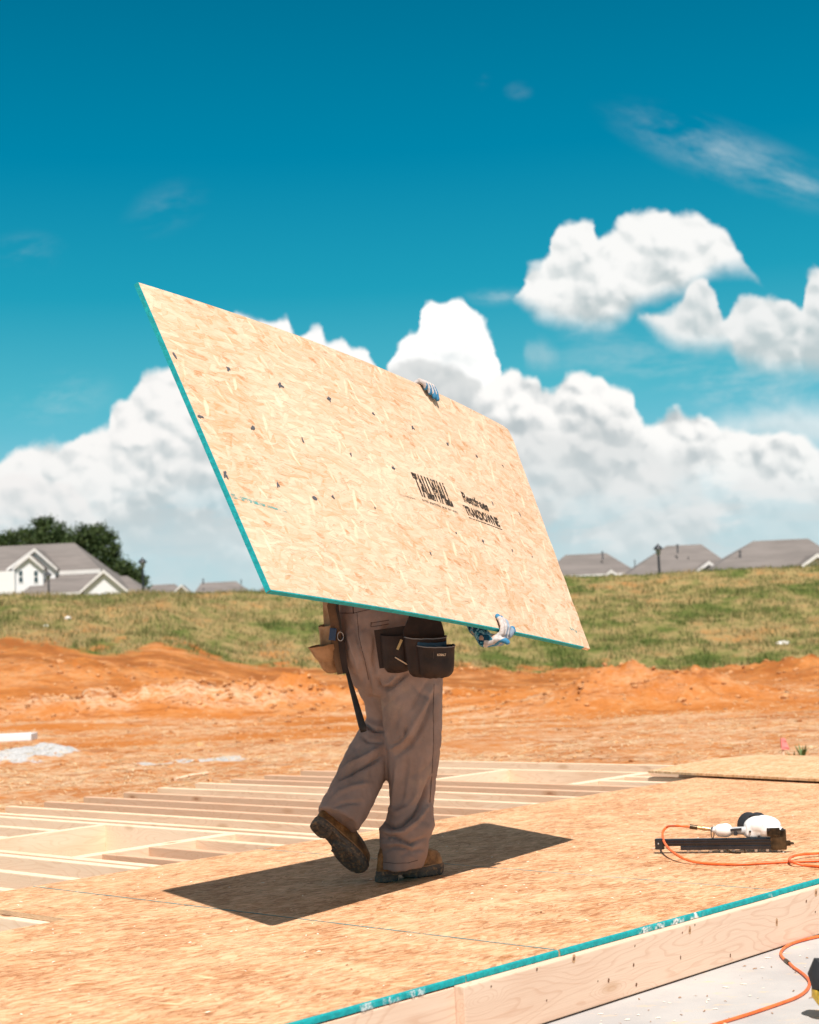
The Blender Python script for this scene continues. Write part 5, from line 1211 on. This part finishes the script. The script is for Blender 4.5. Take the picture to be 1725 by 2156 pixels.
# left pouch, tan suede, with hammer holder
O5 = at(702, 1414, 6.60); en5 = Vector((-.80, -.60, 0)).normalized(); ex5 = Vector((-.60, .80, 0)).normalized() * -1
lp = MB(); pocket(lp, O5, ex5, en5, .034, .056, .112, .046, .004, .030, .28)
lpo = lp.build('pouch', M['suede'], belt, smooth=True, sharp=50)
lp = MB(); O6 = at(702, 1398, 6.62); pocket(lp, O6, ex5, en5, .055, .058, .165, .040, .004, .010); lp.box(-.056, .056, -.004, .002, .0, .27, Matrix.Translation(O6) @ Matrix(((ex5.x, en5.x, 0, 0), (ex5.y, en5.y, 0, 0), (0, 0, 1, 0), (0, 0, 0, 1))))
lp.build('inner_pocket', M['suede'], lpo, smooth=True, sharp=50)
def strip(pts, w, th, Yp, name, mt, par):
    mb = MB(); c = [at(x, y, Yq) for x, y, Yq in pts]; vs = []
    for i, p in enumerate(c):
        t_ = (c[min(i + 1, len(c) - 1)] - c[max(i - 1, 0)]).normalized(); s_ = t_.cross(YW).normalized() * (w[i] if isinstance(w, list) else w); 
        vs += [p - s_, p + s_, p + s_ + YW * th, p - s_ + YW * th]
    n_ = len(c); fs = [(i * 4 + k, i * 4 + (k + 1) % 4, (i + 1) * 4 + (k + 1) % 4, (i + 1) * 4 + k) for i in range(n_ - 1) for k in range(4)] + [(3, 2, 1, 0), tuple((n_ - 1) * 4 + k for k in range(4))]
    mb.add(vs, fs); return mb.build(name, mt, par, smooth=True, sharp=40)
strip([(704, 1258, 6.58), (701, 1275, 6.56), (705, 1300, 6.55), (707, 1330, 6.55)], [.021, .024, .022, .018], .006, 0, 'hanging_strap', M['leather_mid'], belt)
strip([(711, 1256, 6.565), (710, 1282, 6.545), (716, 1310, 6.54), (718, 1326, 6.54)], [.006, .006, .005, .004], .004, 0, 'hanging_strap', M['webbing'], belt)
strip([(706, 1338, 6.545), (711, 1362, 6.54), (716, 1390, 6.54), (721, 1419, 6.54)], [.020, .026, .024, .020], .010, 0, 'hammer_holder', M['leather_mid'], belt)
strip([(716, 1343, 6.533), (721, 1366, 6.528), (724, 1392, 6.528), (728, 1418, 6.53)], [.010, .014, .013, .010], .006, 0, 'hammer_holder', M['leather_dark'], belt)
M['bluepl'] = mat('dark_blue_plastic', (.012, .045, .12), .4)
a_ = at(701, 1335, 6.53); mb = MB(); mb.box(-.014, .014, -.012, .012, -.026, .024, Matrix.Translation(a_) @ Matrix.Rotation(.15, 4, 'Y'), bev=.004)
kn = mb.build('utility_knife', M['bluepl']); props(kn, 'dark blue knife clipped in the left pouch of the tool belt', 'knife')
mb = MB(); c_ = at(717, 1340, 6.532); mb.tube([c_ + Vector((.012 * math.cos(t_), -.003, .018 * math.sin(t_))) for t_ in [2 * math.pi * k / 20 for k in range(21)]], .0018, 6); mb.build('metal_ring', M['steel'], belt, smooth=True)
# hammer
M['rubber'] = mat('black_rubber_grip', **dirty((.012, .012, .014), (.03, .028, .028), 30, rough=.6, bumpd=.001))
h0 = at(712, 1345, 6.62); h1 = at(766, 1540, 6.50)
HM = empty('hammer', h1, 'black-handled hammer hanging from the left side of the tool belt', 'hammer')
mb = MB(); pts = [h0.lerp(h1, t_) for t_ in (0, .40, .45, .55, .7, .85, .95, 1.0)]; mb.tube(pts, [.007, .008, .0085, .0105, .0125, .0145, .0155, .0130], 14); mb.build('handle', M['rubber'], HM, smooth=True)
mb = MB(); mb.box(-.055, .050, -.012, .012, -.012, .012, Matrix.Translation(h0 + Vector((0, .03, .01))) @ Matrix.Rotation(.3, 4, 'Y') @ Matrix.Rotation(.9, 4, 'Z'), bev=.004); mb.build('head', M['steel'], HM)

# ------------------------------------------------------------------ framing nailer on the deck
M['gunwhite'] = mat('worn_white_enamel', **dirty((.74, .73, .70), (.84, .83, .81), 14, rough=.4, c2=(.22, .18, .14), t2=(.66, .73), bumpd=.001))
M['gunblack'] = mat('black_anodised_rail', **dirty((.005, .006, .009), (.016, .018, .024), 18, rough=.25, c2=(.30, .27, .24), t2=(.74, .79), bumpd=.0008, spec=.6))
M['gungrey'] = mat('grey_cast_handle', **dirty((.42, .43, .43), (.56, .57, .57), 10, rough=.45))
M['gunbrown'] = mat('oily_steel_nose', **dirty((.02, .014, .008), (.11, .07, .035), 22, rough=.35, metal=.5))
M['rub'] = mat('black_rubber', (.022, .022, .025), .6)
def f_hose(t, b):
    n = t.noise(t.obj(), 25, 4, .7); t.put(b.inputs['Base Color'], t.mix(t.sstep(n, .3, .7), (.78, .115, .022), (.90, .19, .05)))
M['hose'] = mat('orange_air_hose', rough=.42, spec=.5, fn=f_hose)
G0 = at(1382, 1779, 7.05); G1 = at(1655, 1775, 6.90); gx = (G1 - G0); GL = gx.length; gx.normalize(); gy = ZW.cross(gx).normalized(); gz = gx.cross(gy)
GM = Matrix.Translation(G0) @ Matrix(((gx.x, gy.x, gz.x, 0), (gx.y, gy.y, gz.y, 0), (gx.z, gy.z, gz.z, 0), (0, 0, 0, 1)))
print('gun', G0, G1, GL)
NG = empty('nail_gun', Vector((G0.x + .3, G0.y, 0)), 'white and black framing nailer lying on its side on the OSB deck', 'nail gun')
def gp(x, y, z): return GM @ Vector((x, y, z))
mb = MB(); mb.box(.0, GL * .985, -.010, .014, -.006, .024, GM, bev=.003); mb.box(.012, GL * .98, -.0135, -.009, .004, .010, GM, bev=.001); mb.box(.012, GL * .96, -.0125, -.009, .015, .020, GM, bev=.001)
mb.box(.105, GL * .99, -.012, .010, -.024, -.0055, GM, bev=.003); mb.box(-.004, .035, -.013, .016, -.020, .026, GM, bev=.004); mg = mb.build('magazine', M['gunblack'], NG)
mb = MB()
for k in range(9): mb.box(.13 + k * .048, .142 + k * .048, -.006, .006, -.034, -.023, GM, bev=.001)
mb.tube([gp(-.018, 0, -.017), gp(.0, 0, -.016)], .0018, 6); mb.build('nail_strip', M['steel'], mg)
mb = MB(); mb.ell(gp(.012, -.014, .006), (.004, .002, .004), nu=8, nv=6); mb.build('pusher_screw', M['steel'], mg)
mb = MB(); mb.box(GL - .062, GL + .004, -.016, .020, -.028, .058, GM, bev=.008); mb.box(GL - .075, GL - .02, -.020, .022, .030, .066, GM, bev=.006); mb.box(GL - .02, GL + .020, -.008, .008, -.012, .010, GM, bev=.004); mb.tube([gp(GL + .01, 0, .0), gp(GL + .034, .0, -.002)], [.008, .004], 8); ns = mb.build('nose', M['gunbrown'], NG)
for x_ in (GL - .066, GL - .008):
    mb = MB(); mb.tube([gp(x_, -.020, .060), gp(x_, -.030, .060)], .0065, 6); mb.build('bolt', M['gunblack'], ns)
bdm = MB(); bdm.ell(gp(GL * .825, .045, .068), (.080, .056, .046), GM.to_3x3()); bdm.box(GL * .70, GL * .93, .0, .07, .022, .082, GM, bev=.02); bdm.box(GL * .90, GL * .965, .004, .05, .02, .064, GM, bev=.01); bdm.capsule(gp(GL * .86, .03, .055), gp(GL * .95, .008, .045), .045, .026); bdm.capsule(gp(GL * .72, .03, .045), gp(GL * .80, .03, .05), .026, .035)
bo = bdm.build('body', M['gunwhite'], NG); remesh(bo, .004, 2)
for q_ in ((GL * .735, -.0035, .05), (GL * .86, -.0035, .042), (GL * .80, -.0035, .028)):
    mb = MB(); mb.tube([gp(q_[0], q_[1] + .004, q_[2]), gp(q_[0], q_[1] - .002, q_[2])], .005, 6); mb.build('screw', M['gunblack'], bo)
mb = MB(); mb.tube([gp(GL * .755, .075, .062), gp(GL * .70, .115, .070), gp(GL * .688, .122, .071)], [.054, .052, .044], 20); mb.build('end_cap', M['rub'], NG, smooth=True, sharp=40)
mb = MB(); mb.tube([gp(GL * .785, .055, .078), gp(GL * .80, .075, .088), gp(GL * .805, .082, .090)], [.044, .040, .034], 16); mb.build('exhaust_cap', M['rub'], NG, smooth=True, sharp=40)
mb = MB(); mb.tube([gp(.300, .022, .050), gp(.35, .022, .052), gp(.43, .026, .052), gp(.475, .03, .050)], [.017, .0165, .018, .022], 16); mb.build('handle', M['gungrey'], NG, smooth=True)
mb = MB(); mb.capsule(gp(.276, .020, .055), gp(.300, .021, .055), .027, .030, 18); mb.tube([gp(.236, .018, .060), gp(.262, .02, .057)], [.010, .016], 12); ko = mb.build('handle_end', M['gunwhite'], NG, smooth=True)
mb = MB(); mb.tube([gp(.245 + .004 * math.cos(t_), .0 + .022 * math.cos(t_), .048 + .024 * math.sin(t_)) for t_ in [2 * math.pi * k / 20 for k in range(21)]], .002, 6); mb.build('hanging_ring', M['gunblack'], NG, smooth=True)
mb = MB(); mb.box(.318, .372, .0, .010, .026, .036, GM @ Matrix.Rotation(-.08, 4, 'Y'), bev=.002); mb.box(.335, .350, .0, .008, .034, .050, GM, bev=.002); mb.build('trigger', M['rub'], NG)
mb = MB(); mb.box(.320, .366, -.002, .001, .037, .041, GM @ Matrix.Rotation(.1, 4, 'Y')); mb.build('trigger_guard', M['steel'], NG)
mb = MB(); mb.tube([gp(.178, .016, .069), gp(.198, .016, .066), gp(.200, .016, .066), gp(.215, .016, .064), gp(.236, .018, .061)], [.0075, .0075, .0095, .0095, .0075], 12); mb.build('brass_coupler', M['brass'], NG, smooth=True, sharp=40)
mb = MB(); mb.tube([gp(.148, .015, .074), gp(.180, .016, .069)], [.0105, .0095], 12); fe = mb.build('hose_ferrule', M['gunbrown'], NG, smooth=True, sharp=40)
mb = MB(); mb.tube([gp(.30, -.004, -.020), gp(.33, -.02, -.038), gp(.36, -.03, -.040)], .006, 8); mb.tube([gp(.375, -.004, -.02), gp(.378, -.01, -.045)], .005, 8); mb.build('depth_wheel', M['gunbrown'], NG)
def smoothpath(pts, sub=8):
    out = []; P_ = [Vector(p) for p in pts]
    for i in range(len(P_) - 1):
        p0 = P_[max(i - 1, 0)]; p1 = P_[i]; p2 = P_[i + 1]; p3 = P_[min(i + 2, len(P_) - 1)]
        for k in range(sub):
            t_ = k / sub; out.append(.5 * ((2 * p1) + (p2 - p0) * t_ + (2 * p0 - 5 * p1 + 4 * p2 - p3) * t_ ** 2 + (3 * p1 - p0 - 3 * p2 + p3) * t_ ** 3))
    out.append(P_[-1]); return out
hs = [gp(.165, .0155, .072), gp(.145, .015, .074), gp(.095, .01, .078)] + [onz(x, y, z) for x, y, z in ((1406, 1741, .098), (1396, 1753, .078), (1398, 1771, .056), (1410, 1788, .040), (1427, 1801, .027), (1448, 1811, .016), (1485, 1818, .0065), (1549, 1820, .0062), (1613, 1817, .0062), (1677, 1814, .0062), (1740, 1812, .0062), (1810, 1808, .0062), (1830, 1795, .0062), (1790, 1788, .0062), (1730, 1796, .0120), (1690, 1799, .0170), (1668, 1804, .0175), (1663, 1811, .0170), (1674, 1817, .0150), (1698, 1822, .0062), (1740, 1825, .0062), (1840, 1826, .0062))]
mb = MB(); mb.tube(smoothpath(hs), .0054, 10); props(mb.build('air_hose', M['hose'], smooth=True), 'orange air hose looping from the nail gun across the deck', 'hose', 'orange air hoses')
zs = -.187
hb_ = [onz(x, y, zs) for x, y in ((1900, 1935), (1800, 1957), (1725, 1972), (1695, 1979), (1671, 1986), (1655, 1994), (1646, 2003), (1645, 2011), (1652, 2020), (1661, 2027), (1672, 2037), (1685, 2046), (1697, 2056), (1705, 2067), (1703, 2079), (1694, 2090), (1676, 2101), (1647, 2112), (1618, 2122), (1579, 2135), (1520, 2153), (1440, 2176))]
HO = empty('air_hose', hb_[10], 'orange air hose lying on the concrete slab below the rim board', 'hose', 'orange air hoses')
mb = MB(); mb.tube(smoothpath(hb_), .0052, 10); mb.build('hose', M['hose'], HO, smooth=True)
mb = MB(); a_ = onz(1654, 2021.5, zs); b_ = onz(1663, 2029, zs); mb.tube([a_, a_.lerp(b_, .1), a_.lerp(b_, .9), b_], [.0060, .0068, .0068, .0060], 12); mb.build('splice_sleeve', M['gunbrown'], HO, smooth=True)
# yellow tool on the slab at the frame edge
M['yellow'] = mat('yellow_plastic', **dirty((.72, .42, .02), (.85, .55, .06), 20, rough=.4))
YT = empty('power_tool', onz(1800, 2110, -.19), 'yellow and black power tool standing on the slab at the right edge', 'power tool')
Yt = 4.78; c_ = at(1750, 2064, Yt)
mb = MB(); mb.tube([c_ + Vector((-.018, 0, -.028)), c_ + Vector((-.022, 0, .020)), c_ + Vector((-.018, 0, .034)), c_ + Vector((-.0, 0, .038))], [.036, .044, .040, .026], 20); hd_ = mb.build('motor_housing', M['rub'], YT, smooth=True, sharp=40)
mb = MB(); mb.tube([c_ + Vector((-.024, -.043, .002)), c_ + Vector((-.024, -.050, .002))], .022, 16); mb.build('vent_disc', M['gunblack'], hd_, smooth=True, sharp=40)
mb = MB(); q_ = c_ + Vector((.002, .0, -.045)); mb.tube([q_ + Vector((-.005, 0, .022)), q_ + Vector((-.005, 0, .008)), q_ + Vector((0, 0, -.010)), q_ + Vector((.01, 0, -.036)), q_ + Vector((.03, 0, -.06))], [.054, .056, .046, .028, .014], 22); mb.capsule(q_ + Vector((.02, 0, -.01)), q_ + Vector((.16, .02, .02)), .026, .022); mb.build('body', M['yellow'], YT, smooth=True, sharp=45)
mb = MB(); z0 = -.192; mb.box(.10, .17, -.03, .03, z0 - q_.z + .001, -.01, Matrix.Translation(q_), bev=.006); mb.box(.02, .10, -.02, .02, z0 - q_.z + .001, z0 - q_.z + .02, Matrix.Translation(q_), bev=.004); mb.build('battery_base', M['rub'], YT)

sc.view_settings.view_transform = 'Standard'; sc.view_settings.look = 'None'; sc.view_settings.exposure = 0.36; sc.view_settings.gamma = 1.0
sc.view_settings.use_curve_mapping = False
